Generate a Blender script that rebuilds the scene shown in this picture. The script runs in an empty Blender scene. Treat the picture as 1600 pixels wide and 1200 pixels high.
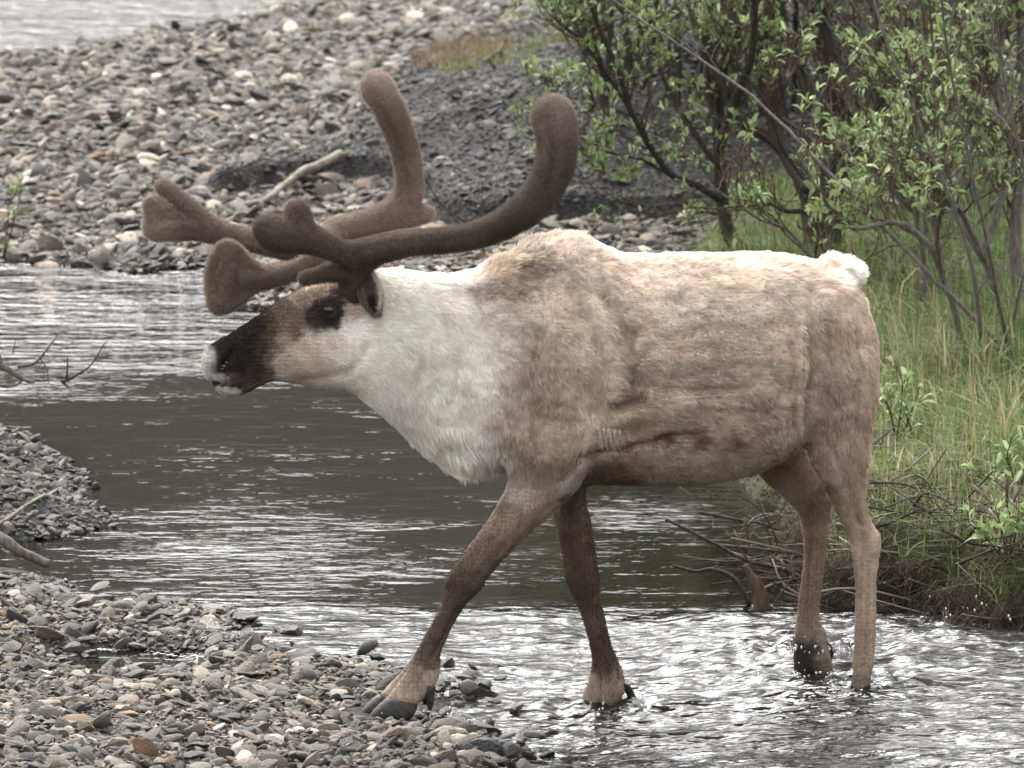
import bpy, math
import numpy as np
from mathutils import Matrix, Vector

rng = np.random.default_rng(7)
sc = bpy.context.scene
COL = sc.collection

# ------------------------------------------------------------------ camera
FPX, CAM_Y, CAM_Z, PITCH = 12000.0, -20.0, 4.0, math.radians(8.867)
cam_d = bpy.data.cameras.new("camera")
cam = bpy.data.objects.new("camera", cam_d); COL.objects.link(cam)
cam.location = (0, CAM_Y, CAM_Z)
cam.rotation_euler = (math.pi / 2 - PITCH, 0, 0)
cam_d.sensor_width = 36.0
cam_d.lens = FPX / 1600 * 36.0
cam_d.clip_start, cam_d.clip_end = 0.5, 3000
cam_d.dof.use_dof = True
cam_d.dof.focus_distance = 20.2
cam_d.dof.aperture_fstop = 270.0 / 1000 / 0.024
sc.camera = cam

# ------------------------------------------------------------------ light
SUN_EL, SUN_AZ = math.radians(46), math.radians(-20)      # azimuth from +Y towards +X
w = bpy.data.worlds.new("World"); sc.world = w; w.use_nodes = True
nt = w.node_tree; nt.nodes.clear()
sky = nt.nodes.new("ShaderNodeTexSky"); sky.sky_type = 'NISHITA'; sky.sun_disc = False
sky.sun_elevation = SUN_EL; sky.sun_rotation = SUN_AZ
sky.air_density = 1.0; sky.dust_density = 9.0; sky.ozone_density = 1.0
hs = nt.nodes.new("ShaderNodeHueSaturation"); hs.inputs['Saturation'].default_value = 0.15
bgn = nt.nodes.new("ShaderNodeBackground"); bgn.inputs['Strength'].default_value = 0.15
wo = nt.nodes.new("ShaderNodeOutputWorld")
deck = nt.nodes.new("ShaderNodeMix"); deck.data_type = 'RGBA'; deck.inputs[0].default_value = 0.42      # even overcast deck
deck.inputs[7].default_value = (5.6, 5.68, 5.8, 1)
nt.links.new(sky.outputs[0], hs.inputs['Color']); nt.links.new(hs.outputs[0], deck.inputs[6]); nt.links.new(deck.outputs[2], bgn.inputs['Color'])
nt.links.new(bgn.outputs[0], wo.inputs['Surface'])
sun_d = bpy.data.lights.new("sun", 'SUN'); sun_d.energy = 0.7; sun_d.angle = math.radians(30)
sun_d.color = (1.0, 0.98, 0.955)
sun = bpy.data.objects.new("sun", sun_d); COL.objects.link(sun)
sdir = Vector((math.sin(SUN_AZ) * math.cos(SUN_EL), math.cos(SUN_AZ) * math.cos(SUN_EL), math.sin(SUN_EL)))
sun.rotation_euler = sdir.to_track_quat('Z', 'Y').to_euler()
sun.location = (0, 0, 12)
sc.view_settings.view_transform = 'Standard'
sc.view_settings.look = 'None'
sc.view_settings.gamma = 1.0
sc.view_settings.exposure = 1.84
sc.render.engine = 'CYCLES'
sc.cycles.max_bounces = 8
sc.cycles.transparent_max_bounces = 8
sc.cycles.caustics_reflective = False
sc.cycles.caustics_refractive = False
sc.cycles.sample_clamp_indirect = 4.0

# ------------------------------------------------------------------ helpers
CP, SP = math.cos(PITCH), math.sin(PITCH)
def ray(px, py):
    a = (np.asarray(px, float) - 800) / FPX; b = (600 - np.asarray(py, float)) / FPX
    return np.stack([a, CP + b * SP, -SP + b * CP], -1)
CAMP = np.array([0, CAM_Y, CAM_Z])
def PY(px, py, Y):
    d = ray(px, py); t = (np.asarray(Y, float) - CAM_Y) / d[..., 1]
    return CAMP + d * t[..., None]
def PZ(px, py, z=0.0):
    d = ray(px, py); t = (z - CAM_Z) / d[..., 2]
    return CAMP + d * t[..., None]
def proj(p):
    v = np.asarray(p) - CAMP
    zf = v[..., 1] * CP - v[..., 2] * SP; up = v[..., 1] * SP + v[..., 2] * CP
    return 800 + FPX * v[..., 0] / zf, 600 - FPX * up / zf
def sstep(a, b, x):
    t = np.clip((x - a) / (b - a), 0, 1); return t * t * (3 - 2 * t)
def nrm(v):
    return v / np.maximum(np.linalg.norm(v, axis=-1, keepdims=True), 1e-9)
def _h(ix, iy, iz, s):
    n = (ix * 374761393 + iy * 668265263 + iz * 2147483647 + s * 1274126177) & 0xffffffff
    n = ((n ^ (n >> 13)) * 1274126177) & 0xffffffff
    n = ((n ^ (n >> 16)) * 2246822519) & 0xffffffff
    return ((n ^ (n >> 15)) & 0xffffff) / 0xffffff * 2 - 1
def vnoise(p, scale, seed=0):
    p = np.asarray(p, float) * scale; i = np.floor(p).astype(np.int64); f = p - i; f = f * f * (3 - 2 * f)
    r = 0
    for dx in (0, 1):
        wx = f[..., 0] if dx else 1 - f[..., 0]
        for dy in (0, 1):
            wy = f[..., 1] if dy else 1 - f[..., 1]
            for dz in (0, 1):
                wz = f[..., 2] if dz else 1 - f[..., 2]
                r = r + wx * wy * wz * _h(i[..., 0] + dx, i[..., 1] + dy, i[..., 2] + dz, seed)
    return r
def fbm(p, scale, seed=0, oct=3):
    return sum(vnoise(p, scale * 2 ** k, seed + k) * 0.5 ** k for k in range(oct))
def xyz(X, Y, Z=0.0):
    X = np.asarray(X, float); return np.stack([X, np.asarray(Y, float) + 0 * X, np.asarray(Z, float) + 0 * X], -1)

def make_mesh(name, V, F, smooth=True):
    me = bpy.data.meshes.new(name)
    V = np.asarray(V, np.float32).reshape(-1, 3)
    if isinstance(F, np.ndarray):
        k = F.shape[1]
        me.vertices.add(len(V)); me.vertices.foreach_set("co", V.ravel())
        me.loops.add(F.size); me.loops.foreach_set("vertex_index", F.astype(np.int32).ravel())
        me.polygons.add(len(F)); me.polygons.foreach_set("loop_start", np.arange(0, F.size, k, dtype=np.int32))
        me.update(calc_edges=True); me.validate()
    else:
        me.from_pydata(V.tolist(), [], F)
    me.polygons.foreach_set("use_smooth", [smooth] * len(me.polygons))
    return me
def link(name, data, mat=None, parent=None):
    o = bpy.data.objects.new(name, data); COL.objects.link(o)
    if mat is not None and data is not None:
        data.materials.append(mat)
    if parent is not None:
        o.parent = parent; o.matrix_parent_inverse = Matrix.Translation(-parent.location)
    return o
def mobj(name, V, F, mat, parent=None, smooth=True):
    return link(name, make_mesh(name, V, F, smooth), mat, parent)
def tag(o, label=None, cat=None, group=None, kind=None):
    for k, v in (("label", label), ("category", cat), ("group", group), ("kind", kind)):
        if v: o[k] = v
    return o
def thing(name, loc, label, cat, group=None):
    e = bpy.data.objects.new(name, None); COL.objects.link(e); e.location = [float(c) for c in loc]
    e.empty_display_size = 0.1
    return tag(e, label, cat, group)
def vcol(me, cols, name="col"):
    a = me.attributes.new(name, 'FLOAT_COLOR', 'POINT')
    c = np.ones((len(me.vertices), 4), np.float32); c[:, :3] = cols; a.data.foreach_set("color", c.ravel())
def vfloat(me, vals, name):
    a = me.attributes.new(name, 'FLOAT', 'POINT'); a.data.foreach_set("value", np.asarray(vals, np.float32))

class MB:                                    # vertex / face collector
    def __init__(s): s.V = []; s.F = []; s.n = 0; s.C = []
    def add(s, V, F, col=None):
        V = np.asarray(V, float).reshape(-1, 3)
        s.V.append(V); s.F += [tuple(int(i) + s.n for i in f) for f in F]; s.n += len(V)
        if col is not None: s.C.append(np.broadcast_to(np.asarray(col, float), (len(V), 3)))
    def build(s, name, mat, parent=None, smooth=True):
        me = make_mesh(name, np.concatenate(s.V), s.F, smooth)
        if s.C: vcol(me, np.concatenate(s.C))
        return link(name, me, mat, parent)

def spline(P, n):
    P = np.asarray(P, float); m = len(P)
    if m < 3: 
        t = np.linspace(0, 1, n)[:, None]; return P[0] * (1 - t) + P[-1] * t
    Q = np.vstack([2 * P[0] - P[1], P, 2 * P[-1] - P[-2]])
    t = np.linspace(0, m - 1 - 1e-6, n); i = t.astype(int); f = (t - i)[:, None]
    a, b, c, d = Q[i], Q[i + 1], Q[i + 2], Q[i + 3]
    return 0.5 * (2 * b + (c - a) * f + (2 * a - 5 * b + 4 * c - d) * f ** 2 + (3 * b - a - 3 * c + d) * f ** 3)
def tube(P, R, k=6, cap=True):
    P = np.asarray(P, float); R = np.broadcast_to(np.asarray(R, float), (len(P),)); n = len(P)
    T = nrm(np.gradient(P, axis=0))
    ref = np.array([0.31, 0.9, 0.27]); A = nrm(np.cross(T, ref)); B = np.cross(T, A)
    a = np.arange(k) * 2 * math.pi / k
    V = P[:, None] + R[:, None, None] * (np.cos(a)[None, :, None] * A[:, None] + np.sin(a)[None, :, None] * B[:, None])
    V = V.reshape(-1, 3); F = []
    for i in range(n - 1):
        for j in range(k):
            j2 = (j + 1) % k; F.append((i * k + j, i * k + j2, (i + 1) * k + j2, (i + 1) * k + j))
    if cap:
        F.append(tuple(range(k))[::-1]); F.append(tuple((n - 1) * k + j for j in range(k)))
    return V, F

# ------------------------------------------------------------------ material helpers
def mat_new(name):
    m = bpy.data.materials.new(name); m.use_nodes = True; t = m.node_tree; t.nodes.clear()
    o = t.nodes.new("ShaderNodeOutputMaterial"); return m, t, o
def N(t, typ, **kw):
    n = t.nodes.new(typ)
    for k, v in kw.items():
        if k in n.inputs: n.inputs[k].default_value = v
        else: setattr(n, k, v)
    return n
def mixc(t, fac, a, b, mode='MIX'):
    n = t.nodes.new("ShaderNodeMix"); n.data_type = 'RGBA'; n.blend_type = mode
    for idx, v in ((0, fac), (6, a), (7, b)):
        if hasattr(v, 'is_output'): t.links.new(v, n.inputs[idx])
        elif idx == 0: n.inputs[0].default_value = v
        else: n.inputs[idx].default_value = (*v, 1) if len(v) == 3 else v
    return n.outputs[2]
def ramp(t, fac, stops):
    n = t.nodes.new("ShaderNodeValToRGB"); e = n.color_ramp.elements
    while len(e) < len(stops): e.new(0.5)
    for el, (p, c) in zip(e, stops):
        el.position = p; el.color = (*c, 1) if len(c) == 3 else c
    t.links.new(fac, n.inputs[0]); return n.outputs[0]
def math_n(t, op, a, b=None, clamp=False):
    n = t.nodes.new("ShaderNodeMath"); n.operation = op; n.use_clamp = clamp
    for i, v in enumerate((a, b)):
        if v is None: continue
        if hasattr(v, 'is_output'): t.links.new(v, n.inputs[i])
        else: n.inputs[i].default_value = v
    return n.outputs[0]
def noise(t, scale, detail=4, vec=None, rough=0.55):
    n = N(t, "ShaderNodeTexNoise", Scale=scale, Detail=detail, Roughness=rough)
    if vec is not None: t.links.new(vec, n.inputs['Vector'])
    return n.outputs['Fac']
def objco(t): return t.nodes.new("ShaderNodeTexCoord").outputs['Object']
def bump(t, h, strength=0.5, dist=0.01):
    n = N(t, "ShaderNodeBump", Strength=strength, Distance=dist); t.links.new(h, n.inputs['Height']); return n.outputs[0]
def pbsdf(t, out, color, rough=0.8, normal=None, spec=0.3):
    p = t.nodes.new("ShaderNodeBsdfPrincipled")
    for key, v in (('Base Color', color), ('Roughness', rough), ('Specular IOR Level', spec)):
        if hasattr(v, 'is_output'): t.links.new(v, p.inputs[key])
        else: p.inputs[key].default_value = (*v, 1) if isinstance(v, tuple) else v
    if normal is not None: t.links.new(normal, p.inputs['Normal'])
    t.links.new(p.outputs[0], out.inputs['Surface']); return p
def attr(t, name, typ='GEOMETRY'):
    n = t.nodes.new("ShaderNodeAttribute"); n.attribute_name = name; n.attribute_type = typ; return n

def mat_bark(name, c1, c2, rough=0.85):
    m, t, o = mat_new(name); v = objco(t)
    mp = N(t, "ShaderNodeMapping"); mp.inputs['Scale'].default_value = (1, 1, 0.25); t.links.new(v, mp.inputs['Vector'])
    n = noise(t, 90, 5, mp.outputs[0]); n2 = noise(t, 9, 3, v)
    c = ramp(t, n, [(0.35, c1), (0.7, c2)])
    c = mixc(t, math_n(t, 'MULTIPLY', n2, 0.5), c, tuple(0.6 * x for x in c1))
    pbsdf(t, o, c, rough, bump(t, n, 0.6, 0.004)); return m
def mat_vc(name, rough=0.8, trans=0.0, spec=0.2, attrname="col"):
    m, t, o = mat_new(name); a = attr(t, attrname).outputs['Color']
    p = pbsdf(t, o, a, rough, None, spec)
    if trans > 0:
        tr = N(t, "ShaderNodeBsdfTranslucent"); t.links.new(a, tr.inputs['Color'])
        mx = N(t, "ShaderNodeMixShader"); mx.inputs[0].default_value = trans
        t.links.new(p.outputs[0], mx.inputs[1]); t.links.new(tr.outputs[0], mx.inputs[2])
        t.links.new(mx.outputs[0], o.inputs['Surface'])
    return m

# ------------------------------------------------------------------ terrain
def poly_px(pts): return PZ([p[0] for p in pts], [p[1] for p in pts])[:, :2]
def sdf(poly, X, Y):
    X = np.asarray(X, float); Y = np.asarray(Y, float)
    d = np.full(X.shape, 1e9); ins = np.zeros(X.shape, bool)
    for (ax, ay), (bx, by) in zip(poly, np.roll(poly, -1, 0)):
        ex, ey = bx - ax, by - ay; l = max(ex * ex + ey * ey, 1e-12)
        t = np.clip(((X - ax) * ex + (Y - ay) * ey) / l, 0, 1)
        d = np.minimum(d, (X - ax - t * ex) ** 2 + (Y - ay - t * ey) ** 2)
        if abs(ey) > 1e-12:
            ins ^= ((ay > Y) != (by > Y)) & (X < ax + (Y - ay) / ey * ex)
    d = np.sqrt(d); return np.where(ins, d, -d)
W_ = lambda l: np.array(l, float)
FG = np.vstack([W_([(-60, -60), (-60, 0.9)]), poly_px([(-700, 905), (-200, 896), (0, 889), (60, 893), (102, 915), (95, 938), (160, 955), (250, 950), (330, 952),
      (385, 961), (350, 975), (330, 988), (400, 1003), (440, 1028), (520, 1038), (600, 1046), (690, 1052), (728, 1075), (705, 1105),
      (695, 1130), (770, 1152), (800, 1180), (815, 1230), (820, 1400)]), W_([(0.1, -8), (0.5, -60)])])
PUD = poly_px([(85, 1030), (150, 1014), (230, 1016), (305, 1028), (322, 1044), (260, 1058), (160, 1056), (90, 1046)])
PEN = np.vstack([W_([(-60, 3.9)]), poly_px([(-500, 690), (-100, 672), (0, 676), (40, 684), (70, 700), (110, 730), (152, 760), (130, 782), (150, 800),
      (178, 822), (140, 832), (60, 845), (0, 850), (-100, 858), (-500, 866)]), W_([(-60, 2.2)])])
FB = np.vstack([W_([(-80, 7.6)]), poly_px([(-900, 395), (0, 403), (60, 412), (130, 418), (215, 428), (260, 418), (325, 425), (345, 440), (335, 468), (400, 490),
      (480, 500), (600, 480), (750, 470), (900, 520), (1000, 620), (1080, 700), (1130, 745), (1180, 762), (1210, 800), (1240, 850),
      (1286, 925), (1330, 944), (1400, 953), (1500, 985), (1600, 1003), (2200, 1100), (3200, 1250)]), W_([(80, -20), (80, 80), (-80, 80)])])
FR = np.vstack([W_([(-80, 14.0)]), poly_px([(-1500, 100), (0, 93), (100, 86), (220, 62), (300, 48), (400, 26), (480, -5), (560, -60), (700, -150)]), W_([(10, 30), (80, 33), (80, 44), (-80, 40)])])
BERM = poly_px([(350, 336), (480, 320), (590, 326), (680, 372), (760, 396), (940, 383), (1090, 389), (1250, 380), (1700, 300), (1700, 60), (860, 85), (680, 140), (600, 215), (520, 285), (430, 312)])
GR = np.vstack([poly_px([(1150, 742), (1205, 800), (1240, 850), (1286, 925), (1400, 953), (1600, 1003), (2200, 1100), (3200, 1250)]), W_([(80, -20), (80, 60), (20, 40)]),
      poly_px([(2100, 80), (1700, 190), (1450, 250), (1330, 320), (1200, 388), (1110, 405), (1050, 560)])])
def terrain(X, Y, full=False):
    X = np.asarray(X, float); Y = np.asarray(Y, float); p = xyz(X, Y)
    wob = fbm(p, 5.0, 3, 3) * 0.035 + fbm(p, 18, 11, 2) * 0.012
    sfg = np.minimum(sdf(FG, X, Y), -sdf(PUD, X, Y) * 1.0) + wob
    spn = sdf(PEN, X, Y) + wob
    sfb = np.minimum(sdf(FB, X, Y), -sdf(FR, X, Y)) + wob * np.clip(1.2, 0, 2)
    s = np.maximum(np.maximum(sfg, spn), sfb)
    sg = sdf(GR, X, Y); sb = sdf(BERM, X, Y) + fbm(p, 3.0, 21, 3) * 0.10
    land = 0.035 * (1 - np.exp(-np.maximum(s, 0) / 0.10)) + 0.035 * np.minimum(np.maximum(s, 0), 8)
    land = land + (spn > 0) * 0.13 * sstep(0, 0.6, spn)
    gw = sstep(-0.10, 0.12, sg)
    land = land + gw * (0.17 * sstep(0.0, 0.10, s) + 0.075 * np.clip(sg, 0, 6) + 0.04 * fbm(p, 2.2, 31, 3) * sstep(0, .3, sg))
    bw = (1 - gw)
    land = land + bw * (0.09 * sstep(-0.02, 0.05, sb) + 0.42 * sstep(0, 1.8, sb)) * (sfb > 0)
    land = land + 0.02 * fbm(p, 1.3, 41, 3) * sstep(0.1, 0.8, s)
    dmax = 0.06 + 0.22 * sstep(0.9, 2.2, Y) + 0.06 * sstep(0.2, 0.6, X)
    bed = -0.008 - dmax * (1 - np.exp(-np.maximum(-s, 0) / 0.22)) + 0.012 * fbm(p, 7, 51, 2)
    wl = 0.05 * sstep(0.1, 0.9, X) * (1 - sstep(0.75, 1.6, Y)) * (1 - gw)
    z = np.where(s > 0, land, bed)
    far = sstep(26, 60, np.hypot(X, Y - 5))
    if full: return z, s, sg, sb, spn, sfg
    return z
def wlevel(X, Y):
    return 0.05 * sstep(0.1, 0.9, X) * (1 - sstep(0.75, 1.6, Y))
_ty = np.linspace(-2.5, 22, 2451)
def ghit(px, py):
    p = PY(np.full(_ty.shape, px), np.full(_ty.shape, py), _ty)
    k = np.argmax(p[:, 2] <= np.maximum(terrain(p[:, 0], p[:, 1]), -0.03)); return p[k]

def axis(lo, hi, step, far_lo, far_hi, g=1.35):
    a = list(np.arange(lo, hi + 1e-6, step)); s = step
    while a[-1] < far_hi: s *= g; a.append(a[-1] + s)
    s = step
    while a[0] > far_lo: s *= g; a.insert(0, a[0] - s)
    return np.array(a)
def grid_mesh(name, xs, ys, zf):
    X, Y = np.meshgrid(xs, ys); Z = zf(X, Y); n = len(xs)
    V = np.stack([X, Y, Z], -1).reshape(-1, 3)
    i = np.arange(len(xs) - 1); j = np.arange(len(ys) - 1); I, J = np.meshgrid(i, j); b = (J * n + I).ravel()
    return make_mesh(name, V, np.stack([b, b + 1, b + n + 1, b + n], 1)), V

gm, GV = grid_mesh("ground", axis(-3.6, 3.9, 0.032, -600, 600), axis(-1.6, 17, 0.036, -400, 600), terrain)
z, s_, sg_, sb_, spn_, sfg_ = terrain(GV[:, 0], GV[:, 1], True)
vfloat(gm, sstep(-0.12, 0.05, sg_) , "grassy"); vfloat(gm, sstep(-0.05, 0.15, np.maximum(sb_, spn_)), "dark")
vfloat(gm, sstep(18, 26, np.hypot(GV[:, 0], GV[:, 1])), "far")
m, t, o = mat_new("gravel ground"); v = objco(t)
vo = N(t, "ShaderNodeTexVoronoi", Scale=55.0); t.links.new(v, vo.inputs['Vector'])
g1 = ramp(t, noise(t, 40, 6, v), [(0.3, (0.02, 0.019, 0.018)), (0.55, (0.05, 0.048, 0.045)), (0.75, (0.11, 0.10, 0.09))])
g2 = mixc(t, math_n(t, 'MULTIPLY', vo.outputs['Distance'], 1.2, True), g1, (0.025, 0.024, 0.023))
gd = mixc(t, attr(t, "dark").outputs['Fac'], g2, (0.035, 0.034, 0.034))
gs = mixc(t, attr(t, "grassy").outputs['Fac'], gd, ramp(t, noise(t, 14, 4, v), [(0.35, (0.03, 0.024, 0.015)), (0.7, (0.055, 0.06, 0.022))]))
gf = mixc(t, attr(t, "far").outputs['Fac'], gs, ramp(t, noise(t, 0.6, 6, v), [(0.35, (0.035, 0.04, 0.02)), (0.7, (0.10, 0.10, 0.06))]))
hsum = math_n(t, 'ADD', noise(t, 60, 5, v), vo.outputs['Distance'])
pbsdf(t, o, gf, 0.85, bump(t, hsum, 0.9, 0.012), 0.12)
ground = tag(link("ground", gm, m), kind="structure")

# far slopes that the pool mirrors
def hillz(X, Y):
    p = xyz(X, Y); r = sstep(70, 230, Y + 12 * fbm(p, 0.012, 5, 2))
    return -1 + r * (58 + 16 * fbm(p, 0.01, 9, 3)) + r * 1.2 * fbm(p, 0.25, 13, 3)
hm, HV = grid_mesh("hill", np.linspace(-500, 500, 220), np.linspace(62, 420, 120), hillz)
m, t, o = mat_new("brushy hillside"); v = objco(t)
c = ramp(t, noise(t, 0.12, 8, v, 0.7), [(0.35, (0.012, 0.012, 0.007)), (0.5, (0.028, 0.026, 0.017)), (0.68, (0.06, 0.052, 0.038))])
pbsdf(t, o, c, 0.95); tag(link("hill", hm, m), kind="structure")

# ------------------------------------------------------------------ water
def ripple_mask(X, Y):
    px, py = proj(xyz(X, Y)); p = xyz(X, Y)
    nz = fbm(p * np.array([0.7, 1.0, 1.0]), 1.6, 61, 3)
    riff = sstep(925, 965, py - 18 * nz - 0.02 * (px - 500))             # shallow riffle by the legs
    riff = riff * (1 - sstep(-0.03, 0.01, sdf(PUD, X, Y)))
    back = sstep(650, 500, py + 50 * nz) * (1 - sstep(600, 800, px)) * 0.6 + sstep(120, 90, py) * 1.0
    mid = np.exp(-((px - 400) / 190) ** 2 - ((py - 868) / 62) ** 2) * 0.5
    mid2 = np.exp(-((px - 1010) / 90) ** 2 - ((py - 800) / 26) ** 2) * 0.6
    return np.clip(np.maximum.reduce([riff, back, mid, mid2]) + 0.06 * nz, 0.0, 1.0), riff
HOOVES = [(PZ(1268, 1038), 0.05), (PZ(1345, 1085), 0.03), (PZ(940, 1108), 0.03)]
def waterz(X, Y):
    p = xyz(X, Y); _, riff = ripple_mask(X, Y); near = 1 - sstep(2.5, 4, Y)
    riff = riff * near
    rip = sstep(-0.3, 0.3, X)
    z = wlevel(X, Y)
    q = p.copy(); q[..., 0] *= 0.55
    z = z + riff * (0.008 * fbm(q, 6, 71, 2) + 0.006 * vnoise(q, 17, 75) + 0.0042 * vnoise(q, 34, 78)) * (0.45 + 0.75 * rip)
    for (c, a) in HOOVES:
        d = np.hypot(X - c[0], Y - c[1])
        z = z + a * np.exp(-(d / 0.16) ** 2) * (0.35 * vnoise(p, 38, 81) + 0.45 * vnoise(p, 22, 83)) + 0.20 * a * np.cos(d * 75) * np.exp(-d / 0.22)
    return z
wm, WV = grid_mesh("river", axis(-2.7, 2.7, 0.016, -120, 120), axis(-1.5, 3.2, 0.014, -60, 60, 1.06), waterz)
rm, rf = ripple_mask(WV[:, 0], WV[:, 1])
depth = np.clip(WV[:, 2] - terrain(WV[:, 0], WV[:, 1]), 0, 1)
vfloat(wm, rm, "ripple"); vfloat(wm, 1 - np.exp(-depth * 9), "murk")
m, t, o = mat_new("river water"); v = objco(t)
mp = N(t, "ShaderNodeMapping"); mp.inputs['Scale'].default_value = (0.5, 1.0, 1.0); t.links.new(v, mp.inputs['Vector'])
h = math_n(t, 'ADD', noise(t, 15, 1.0, mp.outputs[0], 0.4), math_n(t, 'MULTIPLY', noise(t, 46, 1.5, mp.outputs[0], 0.5), 0.42))
ri = attr(t, "ripple").outputs['Fac']
pt = ramp(t, noise(t, 3.2, 3, mp.outputs[0], 0.6), [(0.42, (0, 0, 0)), (0.72, (1, 1, 1))])
amp = math_n(t, 'ADD', math_n(t, 'MULTIPLY', ri, math_n(t, 'ADD', math_n(t, 'MULTIPLY', pt, 0.75), 0.5)), math_n(t, 'ADD', math_n(t, 'MULTIPLY', pt, 0.10), 0.035))
hm_ = math_n(t, 'MULTIPLY', h, amp)
nb = bump(t, hm_, 1.0, 0.034)
fr = N(t, "ShaderNodeFresnel", IOR=1.333); t.links.new(nb, fr.inputs['Normal'])
gl = N(t, "ShaderNodeBsdfGlossy", Roughness=0.0); t.links.new(nb, gl.inputs['Normal']); t.links.new(math_n(t, 'MULTIPLY', math_n(t, 'SUBTRACT', ri, 0.8, True), 0.8), gl.inputs['Roughness'])
tr = N(t, "ShaderNodeBsdfTransparent"); tr.inputs['Color'].default_value = (0.8, 0.78, 0.7, 1)
df = N(t, "ShaderNodeBsdfDiffuse"); df.inputs['Color'].default_value = (0.009, 0.008, 0.0055, 1)
m1 = N(t, "ShaderNodeMixShader"); m2 = N(t, "ShaderNodeMixShader")
t.links.new(attr(t, "murk").outputs['Fac'], m1.inputs[0]); t.links.new(tr.outputs[0], m1.inputs[1]); t.links.new(df.outputs[0], m1.inputs[2])
t.links.new(fr.outputs[0], m2.inputs[0]); t.links.new(m1.outputs[0], m2.inputs[1]); t.links.new(gl.outputs[0], m2.inputs[2])
t.links.new(m2.outputs[0], o.inputs['Surface'])
tag(link("river", wm, m), kind="structure")

# ------------------------------------------------------------------ caribou
YAW = 0.25
THETA = math.atan(YAW)
LAT = np.array([math.sin(THETA), -math.cos(THETA), 0.0])        # towards the near side
def Yc(px): return (px - 800) / 600.0 * YAW
def A3(px, py, dy=0.0): return PY(px, py, Yc(px) + dy)
def loft(secs, nseg=32, res=5, pw=0.9, egg=0.0):
    """secs: (p_top, p_bottom, half_width, depth offset) in photo space"""
    rows = []
    for (tp, bp, hw, dy) in secs:
        cx = 0.5 * (tp[0] + bp[0]); y = Yc(cx) + dy
        rows.append(np.concatenate([PY(tp[0], tp[1], y), PY(bp[0], bp[1], y), [hw]]))
    S = spline(np.array(rows), (len(rows) - 1) * res + 1)
    a = np.arange(nseg) * 2 * math.pi / nseg; ca, sa = np.cos(a), np.sin(a)
    ca = np.sign(ca) * np.abs(ca) ** pw; sa = np.sign(sa) * np.abs(sa) ** pw
    V = []; F = []
    for r in S:
        c = 0.5 * (r[:3] + r[3:6]); v = 0.5 * (r[:3] - r[3:6])
        V.append(c + ca[:, None] * v + (sa * r[6] * (1 - egg * ca))[:, None] * LAT)
    n = len(V); V = np.concatenate(V)
    for i in range(n - 1):
        for j in range(nseg):
            j2 = (j + 1) % nseg; F.append((i * nseg + j, i * nseg + j2, (i + 1) * nseg + j2, (i + 1) * nseg + j))
    F.append(tuple(range(nseg))[::-1]); F.append(tuple((n - 1) * nseg + j for j in range(nseg)))
    return V, F
def voxel(mb, size, name):
    me = make_mesh(name, np.concatenate(mb.V), mb.F); o = link(name, me)
    md = o.modifiers.new("r", 'REMESH'); md.mode = 'VOXEL'; md.voxel_size = size
    dg = bpy.context.evaluated_depsgraph_get()
    ev = o.evaluated_get(dg); nm = bpy.data.meshes.new_from_object(ev)
    bpy.data.objects.remove(o); bpy.data.meshes.remove(me)
    nm.polygons.foreach_set("use_smooth", [True] * len(nm.polygons)); nm.name = name
    return nm
def mverts(me):
    a = np.empty(len(me.vertices) * 3, np.float32); me.vertices.foreach_get("co", a); return a.reshape(-1, 3).astype(float)
def mnorms(me):
    a = np.empty(len(me.vertices) * 3, np.float32); me.vertex_normals.foreach_get("vector", a); return a.reshape(-1, 3).astype(float)
def setverts(me, V): me.vertices.foreach_set("co", np.asarray(V, np.float32).ravel()); me.update()
def smooth(me, it, wgt=None, lam=0.5, taubin=False):
    e = np.empty(len(me.edges) * 2, np.int32); me.edges.foreach_get("vertices", e); e = e.reshape(-1, 2)
    V = mverts(me); n = len(V); i = np.concatenate([e[:, 0], e[:, 1]]); j = np.concatenate([e[:, 1], e[:, 0]])
    deg = np.maximum(np.bincount(i, minlength=n), 1)
    wg = lam if wgt is None else lam * wgt[:, None]
    for k in range(it):
        m_ = np.stack([np.bincount(i, V[j, c], n) for c in range(3)], 1) / deg[:, None]
        V = V + wg * (m_ - V)
        if taubin:
            m_ = np.stack([np.bincount(i, V[j, c], n) for c in range(3)], 1) / deg[:, None]
            V = V - 1.04 * wg * (m_ - V)
    setverts(me, V)

body = MB()
# trunk: vertical sections (x, top, bottom, half width)
trunk = [((762, 470), (772, 690), 0.07, 0), ((790, 412), (795, 728), 0.15, 0), ((830, 380), (832, 742), 0.19, 0), ((870, 364), (870, 748), 0.205, 0),
         ((905, 366), (905, 752), 0.215, 0), ((945, 383), (945, 754), 0.225, 0), ((1000, 399), (1000, 755), 0.235, 0), ((1060, 400), (1060, 756), 0.24, 0),
         ((1120, 399), (1120, 750), 0.24, 0), ((1180, 397), (1180, 731), 0.23, 0), ((1230, 399), (1228, 700), 0.215, 0), ((1280, 410), (1280, 672), 0.20, 0),
         ((1318, 432), (1318, 650), 0.165, 0), ((1345, 468), (1345, 625), 0.115, 0), ((1362, 515), (1362, 590), 0.05, 0)]
body.add(*loft(trunk, 40, 6, 0.92, 0.10))
neck = [((560, 425), (535, 600), 0.075, 0), ((600, 420), (562, 622), 0.088, 0), ((640, 424), (605, 655), 0.10, 0), ((690, 428), (655, 695), 0.115, 0), ((735, 424), (715, 724), 0.13, 0),
        ((785, 400), (768, 735), 0.150, 0), ((838, 396), (815, 722), 0.145, 0), ((890, 430), (862, 690), 0.09, 0)]
body.add(*loft(neck, 36, 6, 0.95, -0.12))
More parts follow.
